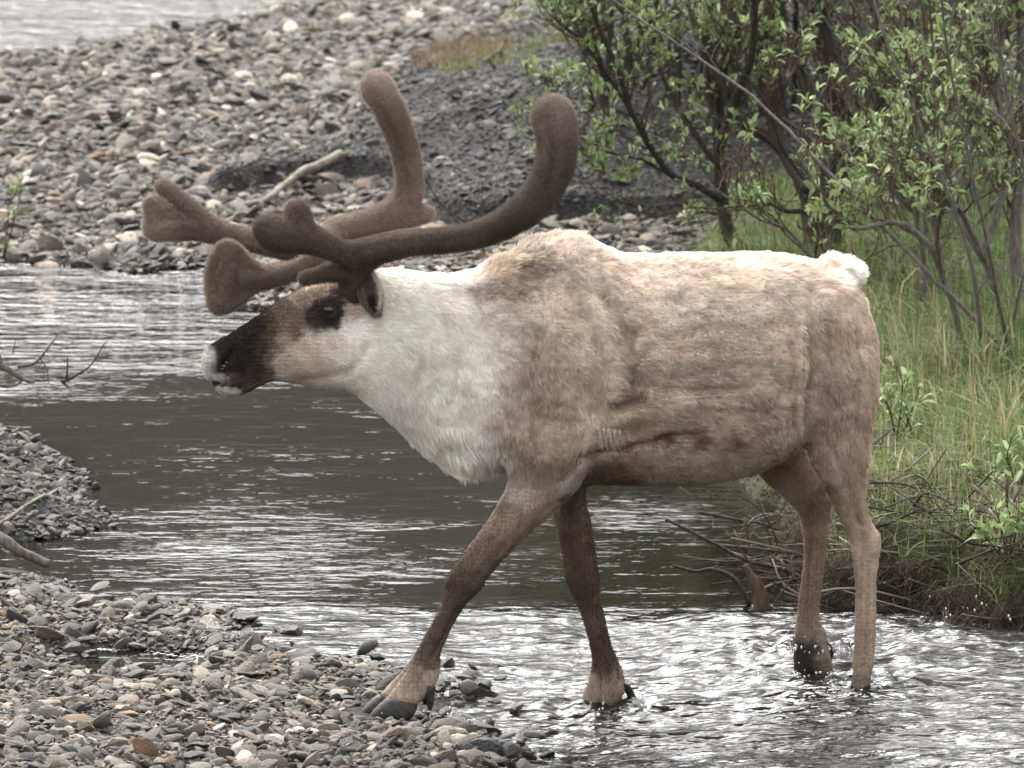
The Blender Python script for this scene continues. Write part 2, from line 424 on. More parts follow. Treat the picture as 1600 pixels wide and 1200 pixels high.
head = [((317, 556), (319, 577), 0.022, 0), ((323, 544), (324, 592), 0.036, 0), ((337, 534), (341, 604), 0.043, 0), ((356, 524), (364, 608), 0.046, 0), ((384, 506), (392, 604), 0.047, 0),
        ((419, 482), (424, 596), 0.050, 0), ((450, 462), (462, 599), 0.062, 0), ((481, 446), (497, 607), 0.078, 0), ((512, 438), (526, 607), 0.083, 0),
        ((545, 428), (545, 612), 0.084, 0), ((590, 420), (570, 622), 0.085, 0)]
body.add(*loft(head, 32, 6, 0.95, 0.05))
chin = [((332, 597), (336, 606), 0.018, 0), ((345, 600), (350, 618), 0.030, 0), ((362, 598), (366, 619), 0.034, 0), ((385, 596), (386, 612), 0.034, 0), ((410, 590), (412, 598), 0.03, 0)]
body.add(*loft(chin, 20, 5))
body.add(*loft([((497, 470), (497, 500), 0.02, -0.066), ((512, 462), (514, 508), 0.026, -0.072), ((532, 460), (534, 505), 0.022, -0.072), ((548, 468), (550, 490), 0.012, -0.07)], 18, 4))   # brow bone
# legs: (left px, right px, y-left, y-right)
def leg(rows, k=24):
    body.add(*loft([((r[0], r[1]), (r[2], r[3]), r[4], r[5]) for r in rows], k, 6, 0.95))
leg([(800, 600, 930, 640, .075, -.13), (788, 660, 925, 690, .085, -.135), (790, 705, 915, 725, .085, -.135), (797, 747, 903, 760, .075, -.13), (782, 780, 873, 790, .062, -.13), (765, 811, 841, 820, .052, -.13), (727, 862, 800, 862, .042, -.13),
     (704, 893, 768, 897, .037, -.13), (696, 912, 750, 920, .036, -.13), (691, 942, 724, 948, .027, -.13), (671, 980, 701, 991, .022, -.13),
     (656, 1008, 688, 1022, .024, -.13), (637, 1038, 686, 1055, .032, -.13), (612, 1066, 672, 1080, .036, -.13), (597, 1083, 655, 1097, .036, -.13), (592, 1094, 648, 1104, .03, -.13)])
leg([(850, 640, 930, 640, .06, .10), (845, 700, 928, 700, .065, .10), (850, 745, 920, 740, .06, .09), (860, 796, 914, 780, .05, .08), (872, 830, 921, 805, .045, .07), (879, 864, 929, 858, .04, .06),
     (882, 901, 937, 905, .037, .05), (893, 927, 938, 935, .032, .045), (908, 961, 946, 967, .025, .04), (921, 1008, 957, 1012, .023, .03),
     (925, 1038, 972, 1045, .030, .025), (916, 1074, 976, 1072, .036, .02), (906, 1098, 968, 1098, .036, .02), (902, 1112, 962, 1112, .03, .02)])
leg([(1240, 520, 1366, 545, .06, -.10), (1250, 580, 1370, 600, .085, -.105), (1258, 640, 1364, 650, .088, -.11), (1261, 681, 1355, 685, .08, -.11), (1272, 722, 1352, 734, .066, -.11), (1296, 775, 1353, 782, .047, -.11),
     (1314, 816, 1361, 812, .035, -.11), (1326, 842, 1376, 842, .030, -.11), (1332, 872, 1373, 874, .028, -.11), (1336, 921, 1369, 912, .023, -.11),
     (1335, 977, 1369, 972, .023, -.11), (1334, 1015, 1367, 1015, .024, -.11), (1330, 1071, 1359, 1069, .025, -.11), (1324, 1100, 1362, 1100, .032, -.11), (1312, 1130, 1362, 1130, .036, -.11)])
leg([(1180, 620, 1262, 630, .06, .07), (1178, 680, 1246, 682, .06, .10), (1182, 735, 1276, 722, .052, .13), (1223, 776, 1296, 762, .044, .14), (1248, 803, 1299, 792, .036, .15), (1254, 835, 1295, 822, .030, .155),
     (1256, 872, 1291, 865, .025, .16), (1248, 932, 1283, 923, .023, .16), (1245, 968, 1280, 968, .024, .16), (1239, 1000, 1293, 994, .034, .16), (1240, 1030, 1300, 1034, .037, .16), (1242, 1058, 1300, 1060, .034, .16)])
leg([(1283, 402, 1290, 432, .03, 0), (1303, 400, 1309, 438, .038, 0), (1326, 403, 1327, 440, .042, 0), (1342, 412, 1337, 440, .033, 0), (1349, 421, 1345, 435, .012, 0)], 20)      # tail
bm_ = voxel(body, 0.0062, "body")
V = mverts(bm_); smooth(bm_, 7, None, 0.5)
V = mverts(bm_); U_, V_ = proj(V)
def blob(cx, cy, r): return np.exp(-((U_ - cx) ** 2 + (V_ - cy) ** 2) / (2 * r * r))
jw = np.clip(blob(790, 480, 40) + blob(760, 560, 45) + blob(770, 650, 40) + blob(805, 560, 38) + blob(808, 625, 35) + blob(800, 440, 30) + blob(850, 720, 45) + blob(1290, 560, 60) + blob(1270, 660, 30) + blob(1205, 720, 18) + blob(920, 690, 35)
             + blob(560, 520, 40) + blob(590, 450, 30) + blob(850, 400, 40) + blob(820, 610, 40) + blob(1350, 560, 30) + blob(1300, 430, 14), 0, 1)
smooth(bm_, 55, jw, 0.5)
# muscles, folds and creases on the near flank
V = mverts(bm_); Nn = mnorms(bm_); U_, V_ = proj(V)
near = sstep(-0.05, 0.35, Nn @ LAT)
disp = np.zeros(len(V))
def stroke(pts, r, amp):
    global disp
    P = spline(np.array(pts, float), 24); d = np.full(len(U_), 1e9)
    for (ax, ay), (bx, by) in zip(P[:-1], P[1:]):
        ex, ey = bx - ax, by - ay; t_ = np.clip(((U_ - ax) * ex + (V_ - ay) * ey) / (ex * ex + ey * ey + 1e-9), 0, 1)
        d = np.minimum(d, np.hypot(U_ - ax - t_ * ex, V_ - ay - t_ * ey))
    disp += 1.5 * amp * np.exp(-(d / r) ** 2) * near
stroke([(945, 465), (965, 500), (985, 545), (988, 600), (972, 632)], 10, -0.013)
stroke([(930, 480), (948, 530), (960, 580), (958, 625)], 15, 0.014)
stroke([(962, 634), (985, 630), (1003, 622)], 7, -0.026)
stroke([(975, 655), (1020, 645), (1080, 640)], 16, 0.013)
stroke([(905, 716), (940, 708), (985, 702), (1040, 690), (1100, 678)], 8, -0.014)
stroke([(905, 716), (893, 735), (880, 750)], 6, -0.010)
for k in range(5):
    stroke([(934 + 8.5 * k, 668 + 1.5 * k), (938 + 8.5 * k, 690), (941 + 8 * k, 706 - 2 * k)], 2.6, 0.010); stroke([(938.2 + 8.5 * k, 668), (942.2 + 8.5 * k, 700 - 2 * k)], 2.2, -0.008)
stroke([(1270, 455), (1266, 520), (1262, 590), (1257, 670)], 9, -0.008)
stroke([(1252, 500), (1250, 560), (1248, 630), (1250, 670)], 7, 0.010)
stroke([(1238, 540), (1236, 600), (1240, 660)], 5, -0.006)
stroke([(1300, 480), (1320, 560), (1310, 640)], 30, 0.012)
stroke([(1340, 520), (1342, 600), (1338, 680)], 5, -0.006)
stroke([(1000, 560), (1040, 530), (1110, 510), (1180, 520), (1240, 500)], 10, -0.006)
stroke([(850, 500), (880, 560), (890, 640), (870, 700)], 40, 0.014)
stroke([(470, 598), (510, 592), (550, 580), (575, 545)], 9, -0.006)
stroke([(430, 520), (470, 535), (500, 555)], 14, 0.003)
stroke([(700, 880), (745, 905)], 14, 0.003); stroke([(860, 790), (800, 860), (760, 905)], 5, -0.004)
stroke([(1340, 812), (1348, 850), (1345, 890)], 4, -0.005); stroke([(650, 1010), (628, 1050), (604, 1084)], 3.5, -0.007)
stroke([(938, 1060), (934, 1108)], 4, -0.006); stroke([(346, 570), (358, 556), (362, 548)], 4.5, -0.009); stroke([(330, 600), (350, 603), (372, 606)], 2.5, -0.006)
stroke([(702, 900), (735, 915)], 10, 0.004); stroke([(715, 950), (690, 1000), (672, 1030)], 3.5, -0.005); stroke([(722, 955), (697, 1005)], 3, 0.003)
stroke([(830, 790), (775, 850), (735, 890)], 9, 0.004); stroke([(905, 860), (905, 905)], 10, 0.003); stroke([(932, 950), (945, 1010)], 3, -0.004)
stroke([(1368, 838), (1366, 860)], 7, 0.005); stroke([(1357, 880), (1355, 950), (1352, 1020)], 3, -0.004); stroke([(1268, 830), (1262, 900), (1260, 960)], 3, -0.004)
stroke([(1300, 700), (1325, 760), (1345, 820)], 6, -0.005); stroke([(1060, 470), (1110, 500)], 6, -0.003); stroke([(1000, 600), (1100, 610), (1220, 600)], 5, -0.004); stroke([(1010, 618), (1120, 632), (1230, 628)], 5, 0.004)
for k in range(9):
    yy = 548 + 13 * k + 4 * rng.normal(); x0 = 1010 + 60 * rng.random(); x1 = 1180 + 60 * rng.random()
    stroke([(x0, yy), ((x0 + x1) / 2, yy - 5 + 6 * rng.normal()), (x1, yy + 5 * rng.normal())], 4, -0.0011)
for (a_, b_, c_) in (((640, 480), (660, 540), (650, 600)), ((690, 500), (715, 560), (700, 640)), ((840, 440), (850, 500), (835, 560)), ((905, 470), (930, 540), (940, 620)), ((1290, 500), (1296, 570), (1285, 640)), ((1322, 480), (1335, 540), (1330, 620))):
    stroke([a_, b_, c_], 7, -0.004)
tor = sstep(600, 700, U_) * sstep(770, 700, V_)
disp += tor * (0.006 * fbm(V, 9, 101, 2) + 0.0045 * fbm(V * np.array([0.7, 1, 1.2]), 24, 105, 2))
disp += blob(860, 400, 40) * 0.006 * vnoise(V, 30, 109) + 0.0012 * fbm(V, 45, 113, 2)
setverts(bm_, V + Nn * disp[:, None]); smooth(bm_, 1, None, 0.4)

# coat colour (albedo) by place on the body
Wh, Cr, Ta, Br, Dk, Bk = (.80, .77, .72), (.58, .50, .425), (.535, .445, .365), (.435, .355, .288), (.115, .08, .06), (.022, .018, .016)
def sc_(c, k): return tuple(x * k for x in c)
PAINT = [(319, 562, 6.5, sc_(Wh, .62)), (328, 556, 4, sc_(Wh, .55)), (324, 583, 6, sc_(Wh, .58)), (338, 588, 4.5, sc_(Wh, .52)), (353, 594, 3, sc_(Wh, .45)), (345, 613, 8, (.40, .37, .33)), (362, 614, 6, (.34, .31, .28)), (352, 570, 7, Bk), (345, 577, 5, Bk), (341, 545, 4, Bk), (336, 600, 2.2, Bk), (346, 603, 2.2, Bk), (358, 604, 2.5, Bk), (368, 604, 3, Bk),
 (362, 590, 9, (.10, .075, .065)), (378, 560, 20, Bk), (352, 536, 9, Bk), (366, 545, 12, Bk), (385, 528, 18, Bk), (402, 508, 15, Bk), (402, 580, 14, (.05, .035, .03)), (385, 597, 12, (.07, .05, .04)), (385, 610, 9, (.06, .05, .04)), (405, 545, 16, (.05, .039, .033)), (424, 540, 8, (.12, .095, .078)), (420, 560, 8, (.13, .10, .085)), (418, 492, 12, (.06, .045, .035)), (420, 585, 8, (.12, .09, .07)),
 (440, 478, 15, (.13, .098, .076)), (460, 462, 12, (.27, .21, .16)), (482, 470, 12, (.24, .185, .14)), (482, 448, 6, (.55, .48, .40)), (505, 445, 8, (.4, .3, .22)), (455, 505, 14, (.17, .13, .10)), (462, 520, 10, (.16, .11, .08)), (425, 515, 12, (.08, .06, .045)), (440, 535, 11, (.33, .275, .225)), (443, 572, 16, (.42, .365, .31)), (432, 550, 6, (.24, .19, .155)), (478, 550, 20, (.52, .45, .37)), (500, 588, 18, (.48, .43, .37)), (460, 592, 12, (.40, .34, .28)),
 (511, 485, 22, (.034, .027, .024)), (535, 482, 8, (.04, .032, .027)), (488, 499, 8, (.045, .035, .03)), (494, 472, 7, (.06, .048, .038)), (524, 464, 8, (.045, .036, .03)), (528, 500, 8, (.04, .032, .027)), (522, 535, 14, (.62, .55, .47)), (552, 462, 10, (.40, .30, .22)), (552, 490, 10, (.5, .4, .32)), (560, 525, 22, Wh), (545, 445, 9, (.25, .19, .15)), (540, 545, 16, (.68, .62, .55)), (545, 590, 16, (.60, .56, .50)), (575, 425, 12, (.45, .38, .3)),
 (610, 450, 28, Wh), (620, 520, 35, Wh), (600, 580, 30, sc_(Wh, .93)), (660, 440, 30, Wh), (680, 500, 35, Wh), (660, 580, 38, sc_(Wh, .95)), (640, 640, 26, sc_(Wh, .88)), (700, 640, 32, Wh), (720, 695, 28, Wh), (740, 560, 30, Wh), (740, 625, 28, sc_(Wh, .95)), (755, 700, 18, sc_(Wh, .85)), (720, 430, 20, sc_(Wh, .95)),
 (790, 420, 20, (.50, .41, .33)), (835, 395, 22, sc_(Cr, .85)), (880, 372, 22, Cr), (770, 462, 9, (.36, .30, .25)), (800, 455, 12, (.42, .34, .275)), (745, 455, 12, (.45, .39, .33)), (820, 425, 14, (.38, .29, .22)),
 (805, 515, 18, (.60, .54, .47)), (778, 545, 18, (.66, .61, .54)), (782, 600, 14, (.60, .54, .47)), (774, 655, 12, (.58, .51, .44)), (770, 500, 14, (.66, .61, .55)), (850, 480, 22, sc_(Cr, 1.08)), (900, 440, 25, sc_(Cr, 1.05)), (900, 520, 25, sc_(Cr, 1.05)), (855, 560, 22, Ta), (840, 520, 18, sc_(Cr, .9)), (815, 600, 20, (.52, .45, .38)), (800, 650, 16, (.46, .39, .325)), (845, 630, 22, (.40, .315, .245)), (900, 600, 22, (.46, .37, .29)), (930, 560, 16, (.56, .48, .40)), (950, 590, 12, (.62, .54, .46)), (790, 690, 12, (.36, .29, .235)), (835, 690, 16, (.36, .285, .225)), (880, 680, 20, (.42, .34, .26)), (925, 650, 16, (.52, .44, .36)), (955, 680, 12, (.5, .43, .35)),
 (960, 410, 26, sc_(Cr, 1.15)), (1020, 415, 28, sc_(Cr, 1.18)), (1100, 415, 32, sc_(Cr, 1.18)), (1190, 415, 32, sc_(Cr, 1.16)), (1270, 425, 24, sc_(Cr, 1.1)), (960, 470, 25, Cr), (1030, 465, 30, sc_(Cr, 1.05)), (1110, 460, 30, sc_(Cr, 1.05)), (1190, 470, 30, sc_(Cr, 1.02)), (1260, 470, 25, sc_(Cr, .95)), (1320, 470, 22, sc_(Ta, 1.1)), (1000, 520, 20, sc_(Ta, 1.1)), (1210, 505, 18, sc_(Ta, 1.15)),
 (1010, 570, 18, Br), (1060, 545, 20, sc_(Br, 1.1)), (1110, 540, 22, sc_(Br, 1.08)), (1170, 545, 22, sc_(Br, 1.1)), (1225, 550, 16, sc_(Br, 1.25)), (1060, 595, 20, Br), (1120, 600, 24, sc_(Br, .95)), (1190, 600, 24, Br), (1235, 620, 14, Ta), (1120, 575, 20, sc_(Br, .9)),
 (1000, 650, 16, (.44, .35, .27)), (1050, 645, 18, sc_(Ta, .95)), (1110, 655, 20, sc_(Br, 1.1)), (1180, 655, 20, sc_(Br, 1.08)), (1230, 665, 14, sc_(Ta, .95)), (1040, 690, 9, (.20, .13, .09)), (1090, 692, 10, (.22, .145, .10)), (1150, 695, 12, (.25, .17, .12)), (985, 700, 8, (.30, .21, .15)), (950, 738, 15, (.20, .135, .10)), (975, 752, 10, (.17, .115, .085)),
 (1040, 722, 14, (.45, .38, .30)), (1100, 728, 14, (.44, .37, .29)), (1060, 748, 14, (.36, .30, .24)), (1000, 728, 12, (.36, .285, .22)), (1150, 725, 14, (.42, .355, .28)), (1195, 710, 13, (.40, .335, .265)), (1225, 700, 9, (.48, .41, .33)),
 (1300, 520, 20, (.46, .36, .275)), (1340, 520, 18, (.50, .405, .32)), (1300, 590, 22, sc_(Ta, .9)), (1345, 600, 18, (.48, .385, .30)), (1290, 640, 16, sc_(Br, 1.1)), (1320, 660, 18, sc_(Br, 1.1)), (1350, 680, 14, (.44, .35, .27)), (1258, 600, 9, (.50, .42, .34)), (1258, 660, 7, (.55, .47, .39)),
 (1300, 725, 16, sc_(Br, 1.05)), (1340, 750, 14, (.40, .31, .235)), (1325, 790, 12, (.30, .22, .165)), (1345, 800, 10, (.40, .31, .235)), (1352, 850, 14, (.42, .325, .25)), (1352, 920, 16, (.38, .29, .22)), (1350, 1000, 18, (.34, .25, .185)), (1345, 1065, 15, (.31, .245, .19)),
 (1205, 745, 14, (.30, .22, .16)), (1240, 770, 14, (.32, .245, .185)), (1285, 770, 6, (.17, .13, .105)), (1275, 800, 10, (.19, .145, .11)), (1275, 860, 14, (.21, .15, .11)), (1265, 930, 14, (.20, .14, .105)), (1262, 985, 12, (.20, .155, .12)), (1256, 1012, 9, (.05, .04, .035)), (1290, 1012, 9, (.26, .21, .165)), (1265, 1040, 12, (.05, .04, .035)),
 (835, 735, 18, (0.310, 0.254, 0.217)), (880, 745, 16, (0.330, 0.278, 0.237)), (860, 775, 16, (0.291, 0.238, 0.201)), (805, 810, 15, (0.215, 0.169, 0.141)), (765, 865, 16, (0.149, 0.118, 0.099)), (790, 860, 8, (0.198, 0.158, 0.133)), (722, 905, 18, (0.090, 0.072, 0.063)), (708, 955, 16, (0.082, 0.066, 0.057)), (682, 1000, 14, (0.091, 0.074, 0.064)), (668, 1028, 10, (0.110, 0.091, 0.079)), (645, 1055, 10, (0.259, 0.222, 0.194)), (615, 1075, 11, (0.394, 0.351, 0.310)), (640, 1085, 9, (0.355, 0.311, 0.274)), (675, 1062, 8, (0.393, 0.350, 0.307)), (592, 1098, 7, (0.094, 0.081, 0.075)), (648, 1104, 6, (0.094, 0.081, 0.075)),
 (890, 790, 14, (0.086, 0.069, 0.059)), (905, 850, 15, (0.090, 0.072, 0.060)), (925, 850, 7, (0.173, 0.142, 0.120)), (908, 905, 14, (0.086, 0.068, 0.058)), (925, 960, 13, (0.108, 0.085, 0.071)), (940, 1010, 12, (0.077, 0.062, 0.053)), (948, 1045, 10, (0.073, 0.059, 0.052)), (925, 1085, 10, (0.277, 0.236, 0.202)), (955, 1085, 9, (0.249, 0.212, 0.184)), (975, 1065, 6, (0.335, 0.291, 0.254)), (915, 1105, 8, (0.315, 0.271, 0.234)),
 (1314, 410, 13, sc_(Wh, 1.08)), (1332, 420, 20, sc_(Wh, 1.08))]
PA = np.array([(p[0], p[1], p[2], *p[3]) for p in PAINT])
def coat(P):
    u, v = proj(P); jt = sstep(300, 620, u) * 0.7 + 0.5; u = u + jt * (9 * vnoise(P, 28, 121) + 6 * vnoise(P, 70, 123)); v = v + jt * (9 * vnoise(P, 28, 122) + 6 * vnoise(P, 70, 124))
    kk = -2.5 + 0.42 * sstep(520, 620, u)
    num = np.zeros((len(P), 3)); den = np.zeros(len(P))
    for (x, y, r, *c) in PA:
        w_ = ((((u - x) ** 2 + (v - y) ** 2) / (r * r)) + 0.10) ** kk
        num += w_[:, None] * np.array(c); den += w_
    c = num / den[:, None]
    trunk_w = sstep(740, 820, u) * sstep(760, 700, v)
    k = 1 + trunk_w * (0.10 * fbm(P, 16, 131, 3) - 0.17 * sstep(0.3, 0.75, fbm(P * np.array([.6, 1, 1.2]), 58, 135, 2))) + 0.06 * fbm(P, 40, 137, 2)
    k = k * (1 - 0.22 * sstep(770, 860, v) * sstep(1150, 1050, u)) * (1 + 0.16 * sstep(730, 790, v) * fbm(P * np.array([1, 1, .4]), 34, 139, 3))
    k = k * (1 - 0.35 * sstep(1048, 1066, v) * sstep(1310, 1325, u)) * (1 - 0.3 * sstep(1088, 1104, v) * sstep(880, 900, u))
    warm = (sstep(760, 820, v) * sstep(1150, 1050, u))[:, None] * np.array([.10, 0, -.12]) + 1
    return np.clip(c * warm * k[:, None] * 1.15, 0.008, 0.93)
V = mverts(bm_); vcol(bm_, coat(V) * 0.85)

m, t, o = mat_new("caribou skin"); a = attr(t, "col").outputs['Color']
pbsdf(t, o, a, 0.9, bump(t, noise(t, 220, 3, objco(t)), 0.4, 0.003), 0.1); skin_mat = m
def hair_mat(name):
    m, t, o = mat_new(name); a = attr(t, "col").outputs['Color']
    p = pbsdf(t, o, a, 0.75, None, 0.15)
    tr = N(t, "ShaderNodeBsdfTranslucent"); t.links.new(a, tr.inputs['Color'])
    mx = N(t, "ShaderNodeMixShader"); mx.inputs[0].default_value = 0.4
    t.links.new(p.outputs[0], mx.inputs[1]); t.links.new(tr.outputs[0], mx.inputs[2]); t.links.new(mx.outputs[0], o.inputs['Surface'])
    return m
fur_mat = hair_mat("caribou fur"); velvet_mat = hair_mat("antler velvet fur")

hoofpos = PZ(800, 1110)
caribou = thing("caribou", (0.15, 0.05, 0.0), "bull caribou with large velvet antlers and white neck striding through the shallow stream", "caribou")
body_o = link("body", bm_, skin_mat, caribou)

def scatter(me, n, weight=None):
    me.calc_loop_triangles(); k = len(me.loop_triangles)
    ti = np.empty(k * 3, np.int32); me.loop_triangles.foreach_get("vertices", ti); ti = ti.reshape(-1, 3)
    V = mverts(me); Nv = mnorms(me)
    ar = np.linalg.norm(np.cross(V[ti[:, 1]] - V[ti[:, 0]], V[ti[:, 2]] - V[ti[:, 0]]), axis=1)
    if weight is not None: ar = ar * weight[ti].mean(1)
    f = rng.choice(k, n, p=ar / ar.sum()); b = rng.random((n, 2)); fl = b.sum(1) > 1; b[fl] = 1 - b[fl]
    w3 = np.stack([1 - b.sum(1), b[:, 0], b[:, 1]], 1)[:, :, None]
    return (V[ti[f]] * w3).sum(1), nrm((Nv[ti[f]] * w3).sum(1))
def clump(R, D, cell, amt, off=0.0):
    c = np.floor((R + off) / cell).astype(np.int64); key = ((c[:, 0] + 50000) * 100000 + c[:, 1] + 50000) * 100000 + c[:, 2] + 50000
    _, inv = np.unique(key, return_inverse=True); n = np.bincount(inv)
    mr = np.stack([np.bincount(inv, R[:, k]) for k in range(3)], 1) / n[:, None]
    md = np.stack([np.bincount(inv, D[:, k]) for k in range(3)], 1) / n[:, None]
    jit = np.stack([_h(inv, inv * 3 + k, inv * 0, 5 + k) for k in range(3)], 1)
    return mr[inv], md[inv], jit
def hair_obj(name, R, Nr, D, L, lift, width, colr, mat, parent, np_=4, cl=0.012, clamt=0.5):
    n = len(R); D = nrm(D - Nr * np.sum(D * Nr, 1, keepdims=True) + Nr * lift[:, None])
    mr, md, jit = clump(R, D, cl, clamt)
    md = nrm(md + 0.22 * jit)
    tipA = R + D * L[:, None]; tipB = mr + md * L[:, None] + 0.25 * (R - mr)
    tip = tipA * (1 - clamt) + tipB * clamt
    mid = R + (Nr * 0.35 + D * 0.65) * (L * 0.45)[:, None]
    ts = np.linspace(0, 1, np_)
    P = np.stack([(1 - x) ** 2 * (R - Nr * 0.002) + 2 * x * (1 - x) * mid + x * x * tip for x in ts], 1)
    cu = bpy.data.hair_curves.new(name); cu.add_curves([np_] * n)
    cu.position_data.foreach_set("vector", P.astype(np.float32).ravel())
    ra = cu.attributes.get("radius") or cu.attributes.new("radius", 'FLOAT', 'POINT')
    prof = np.interp(ts, [0, 0.6, 1], [1, 0.8, 0.12])
    ra.data.foreach_set("value", (width[:, None] * prof).astype(np.float32).ravel())
    ca = cu.attributes.new("col", 'FLOAT_COLOR', 'CURVE'); c4 = np.ones((n, 4), np.float32); c4[:, :3] = colr
    ca.data.foreach_set("color", c4.ravel())
    return link(name, cu, mat, parent)

V = mverts(bm_); u, v = proj(V)
wt = 1 + 0.8 * sstep(560, 420, u) + 0.6 * sstep(-0.1, 0.3, mnorms(bm_) @ LAT)
R, Nr = scatter(bm_, 380000, wt)
u, v = proj(R); n = len(R)
# combing direction in photo space: (right, down)
FLOW = np.array([(330, 560, 1, -.3), (380, 540, 1, -.4), (450, 500, 1, -.25), (500, 560, 1, 0.1), (560, 520, 1, .35), (620, 450, 1, .35), (620, 560, .8, .7), (700, 500, .9, .6), (700, 640, .5, 1), (720, 710, .25, 1), (660, 680, .4, 1), (760, 560, .6, .9),
    (800, 450, .9, .5), (860, 380, 1, .3), (840, 560, .5, .9), (850, 660, .1, 1), (900, 500, .8, .7), (960, 430, 1, .35), (1100, 420, 1, .3), (1250, 420, 1, .35), (1000, 560, 1, .45), (1100, 600, 1, .3), (1200, 560, 1, .35), (1100, 690, 1, .35), (1000, 740, .8, .6), (1300, 560, .4, 1), (1350, 550, .2, 1),
    (1310, 700, .2, 1), (1340, 800, .3, 1), (1350, 950, -.05, 1), (850, 760, -.3, 1), (780, 840, -.45, 1), (720, 920, -.3, 1), (670, 1010, -.4, 1), (620, 1080, -.5, 1), (890, 830, .2, 1), (920, 950, .3, 1), (940, 1080, -.1, 1), (1240, 760, .6, .9), (1275, 860, 0, 1), (1260, 980, 0, 1), (1320, 415, 1, .3)])
fx = np.zeros(n); fy = np.zeros(n); dn = np.zeros(n)
for (x, y, dx, dy) in FLOW:
    w_ = ((u - x) ** 2 + (v - y) ** 2 + 900) ** -2.0; fx += w_ * dx; fy += w_ * dy; dn += w_
D = nrm(np.stack([fx / dn, 0.12 * fx / dn, -fy / dn], 1))
tous = sstep(745, 790, u) * sstep(770, 720, v)
hump = np.exp(-((u - 830) / 70) ** 2 - ((v - 415) / 45) ** 2)
nz = np.stack([fbm(R, 22, 141 + 7 * k, 2) for k in range(3)], 1); nz2 = np.stack([vnoise(R, 75, 161 + 7 * k) for k in range(3)], 1)
D = D + nz * (0.25 + 0.35 * tous + 0.7 * hump)[:, None] + nz2 * (0.2 + 0.25 * tous + 0.3 * hump)[:, None]
dew = np.exp(-((u - 700) / 75) ** 2) * sstep(655, 720, v) * sstep(790, 765, u) * sstep(765, 745, v)
L = np.full(n, 0.0098)
L = np.where(u < 560, 0.008, L)                                     # face
L += 0.010 * sstep(560, 640, u) * sstep(760, 700, u)                # neck
L = L * (1 - 0.55 * sstep(745, 800, v)) ; L += 0.009 * tous * np.clip(0.35 + fbm(R, 14, 171, 2), 0, 1.3) + 0.010 * hump + 0.045 * dew
L = np.where(v > 760, 0.0065, L); L = np.where((u > 1280) & (v < 445) & (u > 1288), 0.020, L)
L = L * (1 - 0.65 * np.exp(-((u - 955) / 28) ** 2 - ((v - 685) / 24) ** 2)); L = L * (0.6 + 0.6 * rng.random(n))
lift = np.where(u < 560, 0.25, 0.35) + 0.25 * hump + 0.10 * tous + np.where((u > 1288) & (v < 445), 0.5, 0)
cj = clump(R, D, 0.011, 0)[2][:, 0]; cj2 = clump(R, D, 0.023, 0, 0.31)[2][:, 1]
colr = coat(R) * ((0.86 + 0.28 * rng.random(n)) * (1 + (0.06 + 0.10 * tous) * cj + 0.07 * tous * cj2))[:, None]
width = np.where(u < 560, 0.00042, 0.00055) * (0.8 + 0.5 * rng.random(n))
width = np.where(v > 800, 0.00045, width)
keep = np.hypot(u - 514, v - 484) > 9.5
R, Nr, D, L, lift, width, colr = [q[keep] for q in (R, Nr, D, L, lift, width, colr)]
tag(hair_obj("fur", R, Nr, D, L, lift, width, colr, fur_mat, caribou, 4, 0.011, 0.5), kind=None)

# eye
def ball(c, r, seg=24, rings=14, squash=(1, 1, 1)):
    V = []; F = []
    for i in range(rings + 1):
        th = math.pi * i / rings
        for j in range(seg):
            ph = 2 * math.pi * j / seg; V.append((c[0] + r * squash[0] * math.sin(th) * math.cos(ph), c[1] + r * squash[1] * math.sin(th) * math.sin(ph), c[2] + r * squash[2] * math.cos(th)))
    for i in range(rings):
        for j in range(seg):
            j2 = (j + 1) % seg; F.append((i * seg + j, (i + 1) * seg + j, (i + 1) * seg + j2, i * seg + j2))
    return V, F
m, t, o = mat_new("eye"); pbsdf(t, o, (0.012, 0.008, 0.006), 0.05, None, 0.6); eye_mat = m
def surf_y(px, py):          # near surface of the body mesh under a photo point
    V = mverts(bm_); uu, vv = proj(V); k = (np.hypot(uu - px, vv - py) < 8); return V[k][:, 1].min()
ye = surf_y(514, 484)
mobj("eye", *ball(PY(514, 484, ye + 0.0125), 0.0165), eye_mat, caribou)
ec = A3(514, 484); mir = ec + (ec - PY(514, 484, ye + 0.011)) * np.array([0.0, 1, 0]); 
mobj("eye", *ball((mir[0], mir[1], ec[2]), 0.0185), eye_mat, caribou)
mb = MB()
for (x, y, rr) in ((350, 573, .0075), (347, 577, .006), (354, 567, .006)): mb.add(*ball(PY(x, y, surf_y(x, y) + 0.004), rr, 12, 8, (1, .6, .8)))
mb.build("nostril", eye_mat, caribou)

